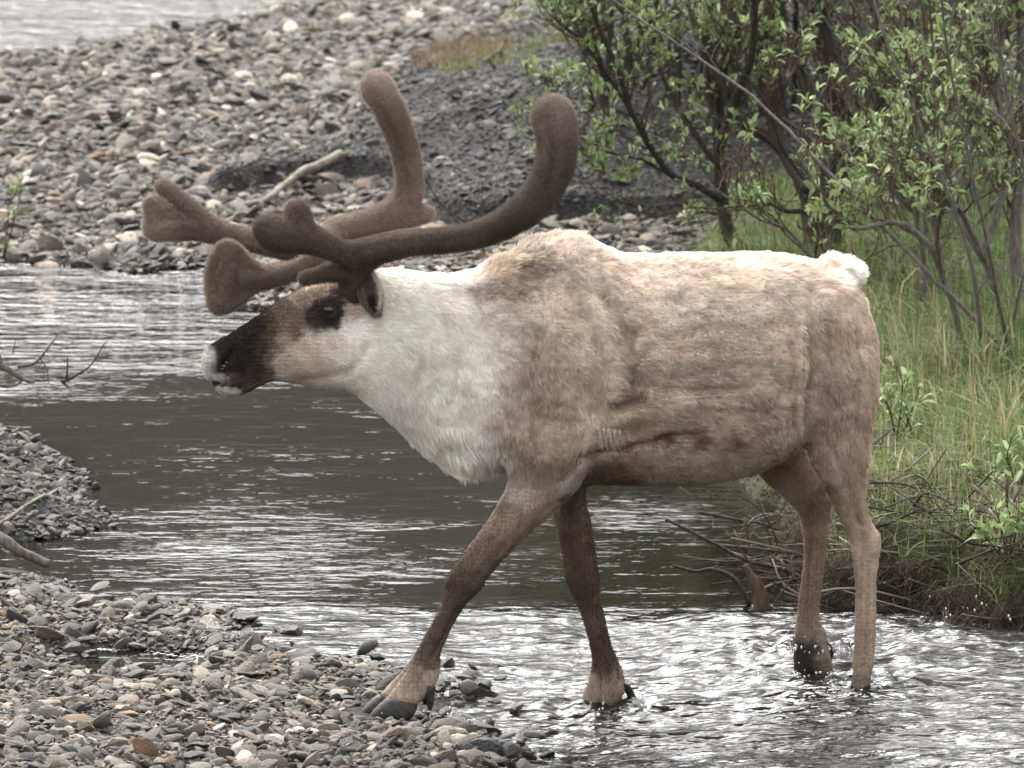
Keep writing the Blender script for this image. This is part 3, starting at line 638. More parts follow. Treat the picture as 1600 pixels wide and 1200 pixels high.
# ear: a cupped leaf standing out towards the viewer
def ear(px0, px1, wid, dy0, dy1, side):
    P0 = A3(*px0, dy0); P1 = A3(*px1, dy1); ax = P1 - P0; ln = np.linalg.norm(ax); ax = ax / ln
    sdv = nrm(np.cross(ax, np.array([-.35, -side, .1]))); up = np.cross(sdv, ax)
    nu, nv = 13, 15; V = []; F = []
    for sh in (0, 1):
        for i in range(nu):
            s_ = i / (nu - 1); wv = wid * (math.sin(math.pi * min(1, (s_ * 0.86 + 0.14))) ** 0.7) * 0.5
            for j in range(nv):
                a_ = (j / (nv - 1) * 2 - 1); ang = a_ * 1.05
                V.append(P0 + ax * ln * s_ + sdv * wv * math.sin(ang) + up * wv * 0.9 * (1 - math.cos(ang)) * (1.0 - 0.3 * s_) - up * (0.004 if sh == 0 else 0.0))
    n1 = nu * nv
    for sh in (0, 1):
        for i in range(nu - 1):
            for j in range(nv - 1):
                b = sh * n1 + i * nv + j; q = (b, b + 1, b + nv + 1, b + nv); F.append(q if sh else q[::-1])
    for i in range(nu - 1):
        for j in (0, nv - 1):
            b = i * nv + j; F.append((b, b + nv, b + nv + n1, b + n1) if j == 0 else (b, b + n1, b + n1 + nv, b + nv))
    for i in (0, nu - 1):
        for j in range(nv - 1):
            b = i * nv + j; F.append((b, b + n1, b + 1 + n1, b + 1) if i == 0 else (b, b + 1, b + 1 + n1, b + n1))
    return np.array(V), F
for side, (p0, p1, d0, d1) in ((1, ((572, 424), (590, 494), -.075, -.135)), (-1, ((572, 424), (590, 470), .075, .17))):
    EV, EF = ear(p0, p1, 0.078, d0, d1, side)
    me = make_mesh("ear", EV, EF); 
    half = len(EV) // 2; cc = np.tile((.36, .30, .245), (len(EV), 1)); cc[half:] = (.19, .155, .13)
    tt = np.tile(np.repeat(np.arange(13) / 12, 15), 2); jj = np.tile(np.tile(np.arange(15), 13), 2)
    cc[(jj <= 1) | (jj >= 13)] = (.60, .55, .48); cc[half:][((tt > .45) & (tt < .93) & (jj > 3) & (jj < 11))[half:]] = (.05, .04, .035)
    vcol(me, cc); eo = link("ear", me, skin_mat, caribou)
    R, Nr = scatter(me, 13000); d2 = ((R[:, None] - EV[None, ::3]) ** 2).sum(2).argmin(1)
    ax = nrm((A3(*p1, d1) - A3(*p0, d0))[None])
    hair_obj("ear_fur", R, Nr, np.repeat(ax, len(R), 0) + 0.4 * rng.normal(size=R.shape), 0.015 * (0.5 + rng.random(len(R))), np.full(len(R), .5), np.full(len(R), .00045),
             cc[::3][d2] * (0.8 + 0.4 * rng.random(len(R)))[:, None], fur_mat, eo, 3, 0.008, 0.3)

# hooves and dewclaws
m, t, o = mat_new("hoof horn"); hc = ramp(t, noise(t, 60, 4, objco(t)), [(0.35, (0.012, 0.0115, 0.011)), (0.7, (0.04, 0.037, 0.034))]); pbsdf(t, o, hc, 0.6, bump(t, noise(t, 90, 3, objco(t)), 0.5, 0.004), 0.25); hoof_mat = m
def toe(rows): return loft([((r[0], r[1]), (r[2], r[3]), r[4], r[5]) for r in rows], 16, 4, 0.9)
def hoof(rows): mobj("hoof", *toe(rows), hoof_mat, caribou)
def dew(rows): mobj("dewclaw", *toe(rows), hoof_mat, caribou)
hoof([(604, 1090, 652, 1100, .024, -.155), (594, 1099, 651, 1108, .028, -.158), (582, 1111, 645, 1120, .027, -.160), (574, 1122, 632, 1129, .018, -.160)])
hoof([(590, 1086, 622, 1094, .022, -.10), (580, 1094, 619, 1102, .026, -.10), (569, 1105, 612, 1113, .025, -.10), (562, 1114, 604, 1120, .016, -.10)])
dew([(664, 1070, 681, 1072, .012, -.16), (664, 1085, 679, 1086, .011, -.162), (667, 1100, 677, 1101, .008, -.164), (669, 1109, 674, 1110, .003, -.165)])
dew([(658, 1070, 675, 1072, .012, -.10), (658, 1085, 673, 1086, .011, -.10), (661, 1100, 671, 1101, .008, -.10)])
hoof([(900, 1106, 936, 1106, .026, .045), (894, 1116, 934, 1116, .028, .045), (890, 1124, 930, 1124, .02, .045)])
hoof([(930, 1106, 968, 1106, .026, -.005), (927, 1116, 964, 1116, .028, -.005), (924, 1124, 958, 1124, .02, -.005)])
dew([(970, 1066, 984, 1070, .012, -.0), (976, 1080, 990, 1080, .011, 0), (983, 1094, 995, 1093, .008, 0), (991, 1106, 996, 1105, .003, 0)])
hoof([(1308, 1124, 1340, 1124, .026, -.13), (1302, 1136, 1338, 1136, .028, -.13), (1298, 1144, 1330, 1144, .02, -.13)])
hoof([(1326, 1124, 1360, 1124, .026, -.09), (1322, 1136, 1358, 1136, .028, -.09), (1318, 1144, 1350, 1144, .02, -.09)])
hoof([(1236, 1050, 1272, 1050, .028, .145), (1232, 1064, 1270, 1064, .028, .145), (1230, 1072, 1262, 1072, .02, .145)])
hoof([(1266, 1050, 1300, 1050, .028, .185), (1262, 1064, 1298, 1064, .028, .185), (1258, 1072, 1290, 1072, .02, .185)])
dew([(1287, 1000, 1299, 1008, .012, .14), (1290, 1014, 1302, 1020, .011, .14), (1294, 1026, 1301, 1028, .006, .14)])

# antlers in velvet
def Z2(x, y): return 200 + x / 2.2222, 90 + y / 2.2222
def tube_px(mb, rows, k=16, flat=1.0):
    pts = []; rad = []
    for (x, y, r, dy) in rows:
        px, py = Z2(x, y); pts.append(PY(px, py, HY + dy)); rad.append(r / 2.2222 / 600 * 1.0)
    n = (len(pts) - 1) * 6 + 1; S = spline(np.column_stack([np.array(pts), rad]), n)
    TV, TF = tube(S[:, :3], S[:, 3], 32); TV = TV.reshape(len(S), 32, 3); ang = np.arange(32) * 2 * math.pi / 32
    for g0, tw, am in ((0.6, 1.2, .13), (2.4, -.9, .12), (3.9, .7, .14), (5.3, -1.1, .11)):
        dl = (ang[None] - (g0 + tw * np.linspace(0, 1, len(S)))[:, None] + math.pi) % (2 * math.pi) - math.pi
        fade = np.minimum(np.linspace(0, 1, len(S)), np.linspace(1, 0, len(S))) * 5; fade = np.clip(fade, 0, 1)[:, None]
        TV = S[:, None, :3] + (TV - S[:, None, :3]) * (1 - am * fade * np.exp(-(dl / .2) ** 2))[..., None]
    mb.add(TV.reshape(-1, 3), TF)
    for e in (0, -1): mb.add(*ball(S[e, :3], S[e, 3] * 0.999, 16, 10))
def plate_px(mb, outline, dy0, dy1, th):
    O = np.array([Z2(x, y) for x, y in outline]); n = len(O)
    x0, x1 = O[:, 0].min(), O[:, 0].max(); yy = HY + dy0 + (dy1 - dy0) * (O[:, 0] - x0) / (x1 - x0)
    A = PY(O[:, 0], O[:, 1], yy - th); B = PY(O[:, 0], O[:, 1], yy + th)
    F = [tuple(range(n)), tuple(range(2 * n - 1, n - 1, -1))] + [(i, n + i, n + (i + 1) % n, (i + 1) % n) for i in range(n)]
    mb.add(np.vstack([A, B]), F)
HY = Yc(545)
far_a = MB()
tube_px(far_a, [(735, 800, 46, .04), (715, 735, 48, .06), (690, 680, 46, .10), (700, 620, 42, .16), (760, 590, 42, .22), (850, 570, 46, .28), (930, 530, 52, .31), (972, 470, 50, .32), (974, 380, 47, .31), (945, 270, 49, .29), (900, 165, 53, .25), (868, 110, 56, .23), (862, 100, 55, .23)])
tube_px(far_a, [(700, 690, 44, .08), (620, 680, 42, .12), (520, 655, 40, .15), (420, 632, 38, .17), (320, 610, 40, .19), (240, 590, 44, .20), (150, 590, 42, .21), (95, 590, 40, .22)])
tube_px(far_a, [(300, 590, 36, .19), (240, 545, 32, .20), (180, 490, 29, .21), (118, 446, 27, .22)])
plate_px(far_a, [(52, 505), (75, 480), (105, 492), (170, 530), (225, 555), (260, 600), (200, 632), (95, 634), (58, 618), (50, 580), (62, 545)], .215, .195, .016)
tube_px(far_a, [(80, 505, 30, .22), (100, 570, 42, .22), (100, 600, 38, .22)])
tube_px(far_a, [(930, 545, 46, .31), (1000, 545, 36, .32), (1040, 540, 27, .32)])
tube_px(far_a, [(730, 740, 46, .05), (660, 705, 40, .06), (590, 735, 34, .05), (520, 755, 38, .04), (450, 765, 42, .03), (400, 760, 45, .02)])
plate_px(far_a, [(276, 860), (270, 760), (284, 690), (312, 645), (345, 630), (385, 648), (430, 700), (480, 735), (480, 790), (430, 825), (390, 860), (340, 888), (300, 890)], .0, .03, .019)
tube_px(far_a, [(345, 668, 36, .01), (330, 740, 50, .01), (322, 840, 48, .01)])
near_a = MB()
tube_px(near_a, [(780, 810, 48, -.05), (790, 740, 52, -.06), (815, 690, 52, -.09), (880, 664, 47, -.14), (970, 645, 42, -.20), (1080, 637, 41, -.25), (1200, 620, 44, -.29), (1300, 580, 50, -.31), (1395, 515, 58, -.32), (1465, 420, 63, -.31), (1490, 320, 65, -.28), (1482, 235, 72, -.25), (1474, 205, 74, -.24)])
tube_px(near_a, [(830, 690, 48, -.09), (740, 675, 40, -.12), (660, 640, 46, -.15), (580, 610, 56, -.17), (500, 605, 56, -.18)])
plate_px(near_a, [(440, 620), (450, 572), (485, 545), (520, 552), (545, 565), (556, 520), (590, 500), (615, 520), (632, 560), (655, 610), (690, 650), (640, 680), (540, 678), (465, 655)], -.18, -.14, .018)
tube_px(near_a, [(590, 535, 42, -.17), (590, 600, 55, -.17)]); tube_px(near_a, [(478, 590, 44, -.18), (520, 620, 50, -.17)])
tube_px(near_a, [(790, 735, 46, -.06), (720, 740, 38, -.08), (660, 756, 28, -.09), (615, 766, 25, -.10)])
m, t, o = mat_new("antler velvet"); a = attr(t, "col").outputs['Color']
pbsdf(t, o, a, 0.95, bump(t, noise(t, 300, 2, objco(t)), 0.5, 0.002), 0.05); vel_mat = m
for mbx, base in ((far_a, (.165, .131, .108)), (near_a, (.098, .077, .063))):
    am = voxel(mbx, 0.0042, "antler"); smooth(am, 6, None, 0.5); V = mverts(am); setverts(am, V + mnorms(am) * (0.0018 * fbm(V, 22, 221, 3))[:, None])
    V = mverts(am); Nv = mnorms(am)
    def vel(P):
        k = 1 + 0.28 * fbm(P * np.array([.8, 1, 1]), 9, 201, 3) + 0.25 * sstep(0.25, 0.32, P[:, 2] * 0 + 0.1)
        uu, vv = proj(P); tips = np.exp(-((uu - 590) / 40) ** 2 - ((vv - 140) / 45) ** 2) + np.exp(-((uu - 865) / 45) ** 2 - ((vv - 180) / 45) ** 2) + np.exp(-((uu - 240) / 35) ** 2 - ((vv - 330) / 60) ** 2)  # antler tips coloured paler, standing in for the rim light there
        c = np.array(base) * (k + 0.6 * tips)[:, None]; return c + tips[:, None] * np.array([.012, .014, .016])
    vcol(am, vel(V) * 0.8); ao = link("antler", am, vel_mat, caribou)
    R, Nr = scatter(am, 75000)
    hair_obj("velvet", R, Nr, 0.5 * rng.normal(size=R.shape) + np.array([.5, 0, .2]), 0.0075 * (0.5 + rng.random(len(R))), np.full(len(R), 1.0), np.full(len(R), .00035),
             1.5 * vel(R) * (0.75 + 0.5 * rng.random(len(R)))[:, None], velvet_mat, ao, 3, 0.006, 0.25)  # hair colour raised above the base to paint in a bright rim sheen

# ------------------------------------------------------------------ stones and gravel
import bmesh
def stone_shape(seed, flat, ang):
    r = np.random.default_rng(seed); b = bmesh.new(); bmesh.ops.create_icosphere(b, subdivisions=2, radius=1.0)
    V = np.array([v.co[:] for v in b.verts]); F = np.array([[v.index for v in f.verts] for f in b.faces]); b.free()
    V = nrm(V * (1 + 0.18 * fbm(V, 1.1, seed, 2)[:, None]))
    for k in range(int(ang)):
        n_ = nrm(r.normal(size=3) * np.array([1, 1, 0.7])); d = r.uniform(0.45, 0.8) if seed % 2 else r.uniform(0.62, 0.9); e = np.maximum(V @ n_ - d, 0); V = V - e[:, None] * n_
    V = V * (1 + 0.07 * fbm(V, 2.2, seed + 50, 2)[:, None]) * np.array([1, r.uniform(.5, .85), flat])
    V[:, 2] += 0.10 * V[:, 0] * r.normal(); V = V / (V[:, 0].max() - V[:, 0].min())
    return V, F
def stone_mat(name, inst):
    m, t, o = mat_new(name); v = objco(t)
    if inst:
        a = attr(t, "tone", 'INSTANCER'); col, wet = a.outputs['Color'], a.outputs['Alpha']
    else:
        a = t.nodes.new("ShaderNodeObjectInfo"); col, wet = a.outputs['Color'], a.outputs['Alpha']
    n1 = noise(t, 3.2, 5, v); n2 = noise(t, 14, 4, v)
    c = mixc(t, ramp(t, n1, [(0.35, (0, 0, 0)), (0.7, (1, 1, 1))]), mixc(t, 1.0, col, (0.72, 0.71, 0.70), 'MULTIPLY'), col)
    c = mixc(t, math_n(t, 'MULTIPLY', n2, 0.35), c, mixc(t, 1.0, c, (0.45, 0.45, 0.46), 'MULTIPLY'))
    c = mixc(t, wet, c, mixc(t, 1.0, c, (0.42, 0.41, 0.40), 'MULTIPLY'))
    ro = math_n(t, 'SUBTRACT', 0.72, math_n(t, 'MULTIPLY', wet, 0.5))
    pbsdf(t, o, c, ro, bump(t, n2, 0.5, 0.06), 0.45); return m
sm_i, sm_o = stone_mat("river stone", True), stone_mat("single river stone", False)
shapes_col = bpy.data.collections.new("stone_shapes"); obj_shapes = []
for k in range(14):
    SV, SF = stone_shape(300 + k, (0.20, 0.28, 0.40, 0.24, 0.6, 0.16, 0.32)[k % 7], (10, 14, 7, 12, 9, 15, 11)[k % 7])
    me = make_mesh("stone", SV, SF, False); me.polygons.foreach_set("use_smooth", [True] * len(me.polygons)); me.set_sharp_from_angle(angle=math.radians(30))
    me.materials.append(sm_i); so = bpy.data.objects.new("stone_shape", me); shapes_col.objects.link(so)
    me2 = me.copy(); me2.materials.clear(); me2.materials.append(sm_o); obj_shapes.append(me2)
PAL = np.array([(.155, .143, .13), (.20, .182, .16), (.12, .114, .106), (.24, .215, .185), (.07, .068, .067), (.29, .26, .215), (.47, .42, .345), (.56, .52, .45), (.26, .165, .095), (.165, .168, .158), (.22, .178, .14)])
PW = np.array([.17, .15, .14, .12, .12, .08, .055, .03, .02, .07, .045]); PW = PW / PW.sum()
PWD = np.array([.2, .06, .27, .03, .36, .01, .012, .012, .006, .03, .01]); PWD = PWD / PWD.sum()
def half_w(Y): return (Y + 20) / 15.0
def stones_in(x0, x1, y0, y1, dens, med, sig, mx, cond, pal, lift=0.15, tone=1.0):
    n = int((x1 - x0) * (y1 - y0) * dens); X = rng.uniform(x0, x1, n); Y = rng.uniform(y0, y1, n)
    k = (np.abs(X) < half_w(Y) + 1.8); X, Y = X[k], Y[k]
    z, s, sg, sb, sp, sf = terrain(X, Y, True); k = cond(X, Y, s, sg, sb, sp, sf); X, Y, z, s = X[k], Y[k], z[k], s[k]
    n = len(X); sz = np.minimum(med * np.exp(sig * rng.normal(size=n)), mx)
    P = np.stack([X, Y, z + sz * lift * rng.random(n)], 1)
    rot = np.stack([0.10 + 0.33 * rng.normal(size=n), 0.33 * rng.normal(size=n), rng.uniform(0, 6.28, n)], 1)
    scl = sz[:, None] * np.stack([np.ones(n), rng.uniform(.8, 1.1, n), rng.uniform(.8, 1.25, n)], 1)
    c = PAL[rng.choice(len(PAL), n, p=pal)] * rng.uniform(.34, 1.12, (n, 1)) * tone * np.array([1.05, 1.0, .92])
    wet = np.clip(sstep(0.035, 0.005, P[:, 2] + 0.01 * rng.normal(size=n)) * 0.9, 0, 1)
    return dict(P=P, rot=rot, scl=scl, c=c, wet=wet, sz=sz)
gravelc = lambda X, Y, s, sg, sb, sp, sf: (s > -0.03) & (sg < 0.05) & (sb < 0.0) & (sp < 0.02)
sets = [
 stones_in(-3.6, 0.6, -1.4, 1.9, 820, .033, .48, .085, lambda X, Y, s, sg, sb, sp, sf: (sf > -0.06) & (sdf(PUD, X, Y) < -0.02), PW),
 stones_in(-3.6, 0.6, -1.4, 1.9, 4200, .016, .4, .035, lambda X, Y, s, sg, sb, sp, sf: (sf > -0.05) & (sdf(PUD, X, Y) < 0.0), PW),
 stones_in(-5.6, 2.0, 6.0, 18.5, 1000, .037, .48, .11, gravelc, PW, .2),
 stones_in(-5.6, 2.0, 6.0, 18.5, 2200, .021, .4, .045, gravelc, PW),
 stones_in(-3.6, -0.8, 2.0, 4.6, 420, .033, .45, .065, lambda X, Y, s, sg, sb, sp, sf: sp > -0.05, PWD),
 stones_in(-3.6, -0.8, 2.0, 4.6, 2600, .020, .35, .035, lambda X, Y, s, sg, sb, sp, sf: sp > -0.04, PWD),
 stones_in(-2.5, 4.0, 7.0, 19.0, 300, .027, .5, .09, lambda X, Y, s, sg, sb, sp, sf: (sb > -0.05) & (sg < 0.2), PWD, .15, .75),
 stones_in(-2.5, 4.0, 7.0, 16.0, 3200, .0145, .35, .03, lambda X, Y, s, sg, sb, sp, sf: (sb > -0.05) & (sg < 0.2), PWD, .15, .75),
 stones_in(-1.2, 2.2, -1.4, 1.6, 170, .045, .4, .09, lambda X, Y, s, sg, sb, sp, sf: (s < -0.02) & (s > -0.5), PWD, .3),
 stones_in(-2.6, 0.5, -1.4, 1.7, 520, .030, .45, .07, lambda X, Y, s, sg, sb, sp, sf: (s < 0.01) & (s > -0.22) & (rng.random(len(X)) < sstep(-.24, .0, s)) & (sdf(PUD, X, Y) < 0), PWD, 1.1),
]
A = {k: np.concatenate([q[k] for q in sets]) for k in sets[0]}
# keep stones out from under the planted hooves
for hx, hy in ((608, 1110), (930, 1112), (660, 1098), (608, 1128), (585, 1122), (630, 1128)):
    c = PZ(hx, hy, 0.02); k = np.hypot(A['P'][:, 0] - c[0], A['P'][:, 1] - c[1]) > 0.085; A = {q: a[k] for q, a in A.items()}
uu, vv = proj(A['P']); big = A['sz'] * FPX / (A['P'][:, 1] + 20) * ((uu > 5) & (uu < 1595) & (vv > 5) & (vv < 1195))
big *= ~((uu > 330) & (uu < 1360) & (vv > 420) & (vv < 1000))
big *= A['P'][:, 2] > -0.005
top = np.argsort(-big)[:290]; isobj = np.zeros(len(big), bool); isobj[top] = True
shp = rng.integers(0, 14, len(big))
for i in top:
    so = bpy.data.objects.new("stone", obj_shapes[shp[i]]); COL.objects.link(so); so.parent = ground
    so.location = A['P'][i]; so.rotation_euler = A['rot'][i]; so.scale = A['scl'][i]; so.color = (*A['c'][i], A['wet'][i])
q = {k: a[~isobj] for k, a in A.items()}; n = len(q['P'])
pm = bpy.data.meshes.new("gravel"); pm.vertices.add(n); pm.vertices.foreach_set("co", q['P'].astype(np.float32).ravel())
for nm, ar in (("rot", q['rot']), ("scl", q['scl'])):
    a = pm.attributes.new(nm, 'FLOAT_VECTOR', 'POINT'); a.data.foreach_set("vector", ar.astype(np.float32).ravel())
a = pm.attributes.new("tone", 'FLOAT_COLOR', 'POINT'); a.data.foreach_set("color", np.column_stack([q['c'], q['wet']]).astype(np.float32).ravel())
a = pm.attributes.new("pick", 'INT', 'POINT'); a.data.foreach_set("value", shp[~isobj].astype(np.int32))
gravel = tag(link("gravel", pm), "loose grey, tan and dark river gravel covering the bars and banks", "gravel", kind="stuff")
ng = bpy.data.node_groups.new("gravel", 'GeometryNodeTree')
ng.interface.new_socket("Geometry", in_out='INPUT', socket_type='NodeSocketGeometry'); ng.interface.new_socket("Geometry", in_out='OUTPUT', socket_type='NodeSocketGeometry')
gi = ng.nodes.new('NodeGroupInput'); go = ng.nodes.new('NodeGroupOutput'); ip = ng.nodes.new('GeometryNodeInstanceOnPoints')
ci = ng.nodes.new('GeometryNodeCollectionInfo'); ci.inputs[0].default_value = shapes_col; ci.inputs['Separate Children'].default_value = True; ci.inputs['Reset Children'].default_value = True
def na(nm, ty):
    x = ng.nodes.new('GeometryNodeInputNamedAttribute'); x.data_type = ty; x.inputs['Name'].default_value = nm; return x.outputs['Attribute']
e2r = ng.nodes.new('FunctionNodeEulerToRotation'); ng.links.new(na("rot", 'FLOAT_VECTOR'), e2r.inputs[0])
ng.links.new(gi.outputs[0], ip.inputs['Points']); ng.links.new(ci.outputs[0], ip.inputs['Instance']); ip.inputs['Pick Instance'].default_value = True
ng.links.new(na("pick", 'INT'), ip.inputs['Instance Index']); ng.links.new(e2r.outputs[0], ip.inputs['Rotation']); ng.links.new(na("scl", 'FLOAT_VECTOR'), ip.inputs['Scale'])
ng.links.new(ip.outputs[0], go.inputs[0])
gravel.modifiers.new("gravel", 'NODES').node_group = ng

NOTABLE = [  # px, py of the middle, width px, shape, height ratio, colour, wet, label
 (760, 1174, 62, 4, 1.25, (.055, .057, .06), .4, "dark grey angular rock at the water's edge beside a cream stone"),
 (712, 1156, 54, 2, .9, (.52, .44, .34), 0, "cream flat-topped stone next to the dark angular rock"),
 (430, 1157, 38, 4, .9, (.58, .54, .47), 0, "small whitish rounded stone low on the near gravel bar"),
 (388, 1192, 54, 2, .8, (.36, .27, .22), 0, "pinkish brown stone at the bottom edge of the near gravel bar"),
 (327, 968, 28, 4, .9, (.56, .49, .38), 0, "pale cream blocky stone on the near bar by the pool"),
 (262, 985, 34, 2, .9, (.22, .22, .20), 0, "grey-green rounded stone beside the near bar puddle"),
 (240, 990, 26, 2, .8, (.36, .34, .29), 0, "tan oval stone leaning on a grey-green rounded one"),
 (780, 1056, 36, 4, .9, (.045, .045, .045), .8, "dark wedge of stone poking from the riffle between the forelegs"),
 (830, 1072, 26, 5, .9, (.06, .06, .055), .9, "small dark wet stone in the riffle ahead of the far forefoot"),
 (822, 1108, 36, 0, .8, (.09, .08, .07), .9, "flat dark wet slab awash between the front hooves"),
 (884, 1182, 28, 2, .8, (.22, .17, .13), .7, "brown wet stone alone in the shallows at the bottom edge"),
 (72, 417, 40, 2, .8, (.50, .38, .28), .1, "peach-coloured flat stone at the far waterline"),
 (690, 247, 24, 0, 1.0, (.55, .50, .46), 0, "lone whitish flat stone on the dark gravel mound"),
 (835, 238, 30, 0, .8, (.24, .17, .13), 0, "reddish flat stone on the mound beside the raised antler tip"),
 (175, 183, 36, 0, .8, (.50, .38, .25), 0, "tan elongated stone on the far gravel bar"),
 (495, 148, 28, 4, .8, (.58, .54, .47), 0, "whitish stone on the far bar between antler and river"),
 (510, 1001, 34, 0, .9, (.10, .10, .10), .7, "dark flat slab on the pool side of the near bar"),
 (470, 905 + 105, 40, 5, .9, (.15, .13, .11), .5, "low brown slab at the tip of the near bar")]
for (px, py, wd, sh, hr, c, wet, lab) in NOTABLE:
    g = ghit(px, py + wd * 0.10); size = wd / FPX * (g[1] + 20)
    so = bpy.data.objects.new("river_stone", obj_shapes[sh]); COL.objects.link(so)
    so.location = (g[0], g[1], max(g[2], -0.01) + size * 0.10); so.scale = (size, size, size * hr); so.rotation_euler = (0.1, -0.08, rng.uniform(-.4, .4)); so.color = (*c, wet)
    tag(so, lab, "stone", "single stones that stand out from the gravel")

# ------------------------------------------------------------------ willows, grass, driftwood
bark_dark = mat_bark("wet dark willow bark", (0.022, 0.017, 0.014), (0.07, 0.058, 0.05))
bark_red = mat_bark("reddish willow bark", (0.045, 0.028, 0.018), (0.13, 0.085, 0.055))
bark_grey = mat_bark("grey willow bark", (0.075, 0.062, 0.054), (0.20, 0.175, 0.155))
drift = mat_bark("bleached driftwood", (0.14, 0.115, 0.09), (0.38, 0.33, 0.27))
leaf_mat = mat_vc("willow leaf", 0.55, 0.35, 0.3); grass_mat = mat_vc("grass blade", 0.6, 0.3, 0.2)

LEAF = np.array([(0, 0, 0), (.30, .5, .12), (.68, .42, .10), (1, 0, -.10), (.68, -.42, .10), (.30, -.5, .12), (.5, 0, 0)])
LTRI = np.array([(0, 6, 1), (1, 6, 2), (2, 6, 3), (3, 6, 4), (4, 6, 5), (5, 6, 0)])
def leaves_mesh(name, P, D, L, Wd, colr, mat, parent):
    n = len(P); D = nrm(D); S = nrm(np.cross(D, rng.normal(size=(n, 3)) * 0.5 + np.array([0, 0, 1.0]))); U = np.cross(S, D)
    V = P[:, None] + L[:, None, None] * LEAF[None, :, 0:1] * D[:, None] + (Wd[:, None, None] * LEAF[None, :, 1:2]) * S[:, None] + (Wd[:, None, None] * 1.2 * LEAF[None, :, 2:3]) * U[:, None]
    V[:, 3] -= np.array([0, 0, 1.0]) * (L * 0.18)[:, None]
    F = (np.arange(n)[:, None, None] * 7 + LTRI[None]).reshape(-1, 3)
    me = make_mesh(name, V.reshape(-1, 3), F); vcol(me, np.repeat(colr, 7, 0)); return link(name, me, mat, parent)
GREENS = np.array([(.20, .28, .11), (.26, .335, .16), (.16, .22, .085), (.31, .38, .20), (.12, .17, .065), (.29, .33, .13)])

class Willow:
    def __init__(s, leafiness=1.0, leaf=0.036, spread=0.5): s.main = MB(); s.twig = MB(); s.lp = []; s.ld = []; s.leafiness = leafiness; s.leaf = leaf; s.spread = spread
    def stem(s, P, r0, r1, twigs=14, tl=(0.14, 0.4), start=0.3, k=8, deep=2):
        P = np.asarray(P, float); ln = np.linalg.norm(np.diff(P, axis=0), axis=1).sum(); n = max(10, int(ln / 0.04))
        S = spline(P, n); S = S + 0.006 * np.stack([fbm(S, 9, 300 + j, 2) for j in range(3)], 1)
        R = np.linspace(r0, r1, n) * (1 + 0.12 * vnoise(S, 25, 310)); s.main.add(*tube(S, R, k))
        T = nrm(np.gradient(S, axis=0))
        for j in range(twigs):
            f = start + (1 - start) * (j + rng.random()) / twigs; i = min(n - 1, int(f * (n - 1)))
            d = nrm(T[i] * 0.7 + rng.normal(size=3) * s.spread + np.array([0, 0, .35]))
            s.grow(S[i], d, rng.uniform(*tl), min(R[i] * 0.5, 0.005), deep)
        s.grow(S[-1], T[-1], tl[1], r1 * 0.8, deep)
        return S
    def grow(s, p, d, ln, r, depth):
        n = 6; P = [p]; q = np.array(d)
        for i in range(n):
            q = nrm(q + 0.22 * rng.normal(size=3) + np.array([0, 0, .10])); P.append(P[-1] + q * ln / n)
        P = np.array(P); s.twig.add(*tube(P, np.linspace(r, max(r * 0.4, 0.0015), n + 1), 4, False))
        if depth > 0:
            for j in range(rng.integers(2, 5)):
                i = rng.integers(2, n + 1); s.grow(P[i], nrm(nrm(P[i] - P[i - 1]) + 0.75 * rng.normal(size=3) + np.array([0, 0, .3])), ln * rng.uniform(.35, .6), max(r * 0.6, 0.0018), depth - 1)
        if depth <= 1 and rng.random() < s.leafiness:
            for i in range(2 if depth else 1, n + 1):
                if i < n and rng.random() < 0.62: continue
                T = nrm(P[i] - P[i - 1]); m_ = rng.integers(4, 8) if i == n else rng.integers(1, 4)
                for _ in range(m_):
                    s.lp.append(P[i] + 0.006 * rng.normal(size=3)); s.ld.append(T * 0.8 + 0.65 * rng.normal(size=3) + np.array([0, 0, .35]))
    def build(s, name, loc, label, bark, twigbark, group="willows along the bank", tint=1.0, cat="willow"):
        e = thing(name, loc, label, cat, group)
        s.main.build("trunk", bark, e); s.twig.build("branches", twigbark, e)["kind"] = "stuff"
        if s.lp:
            P = np.array(s.lp); D = np.array(s.ld); n = len(P); L = s.leaf * rng.uniform(.45, 1.35, n)
            c = GREENS[rng.choice(6, n)] * rng.uniform(.8, 1.2, (n, 1)) * tint
            o = leaves_mesh("crown", P, D, L, L * rng.uniform(.24, .36, n), c, leaf_mat, e); o["kind"] = "stuff"
        return e
def pp(pts, Y, dy=0.0):
    a = np.array(pts, float); k = np.linspace(0, 1, len(a)); return PY(a[:, 0], a[:, 1], Y + dy * k)

b1 = ghit(1160, 398); W1 = Willow(0.42)
W1.stem(pp([(1166, 402), (1140, 362), (1126, 300), (1122, 230), (1122, 170), (1132, 100), (1160, 40), (1178, -60), (1190, -300)], b1[1], .2), .030, .012, 16, start=.35)
W1.stem(pp([(1124, 310), (1090, 292), (1050, 270), (1010, 220), (985, 170), (960, 100), (930, 30), (900, -60), (870, -200)], b1[1], -.5), .015, .006, 20)
W1.stem(pp([(1123, 240), (1150, 150), (1175, 80), (1178, 0), (1168, -120)], b1[1], -.3), .018, .010, 9)
W1.stem(pp([(1122, 200), (1105, 130), (1108, 60), (1105, -60), (1090, -200)], b1[1], .4), .014, .008, 9)
W1.stem(pp([(1012, 222), (965, 140), (915, 70), (870, 30), (835, -10)], b1[1] - .1, -.3), .009, .004, 16, start=.2)
W1.stem(pp([(1125, 262), (1080, 205), (1040, 130), (1010, 60), (985, 0), (960, -90)], b1[1], .3), .012, .005, 14)
W1.stem(pp([(1120, 335), (1062, 322), (1000, 322), (945, 312)], b1[1], -.25), .006, .003, 7)
W1.stem(pp([(1070, 280), (1000, 250), (930, 235), (900, 230)], b1[1], -.3), .006, .003, 8)
W1.build("willow", b1, "dark slender willow rising behind the middle of the caribou's back", bark_dark, bark_red)
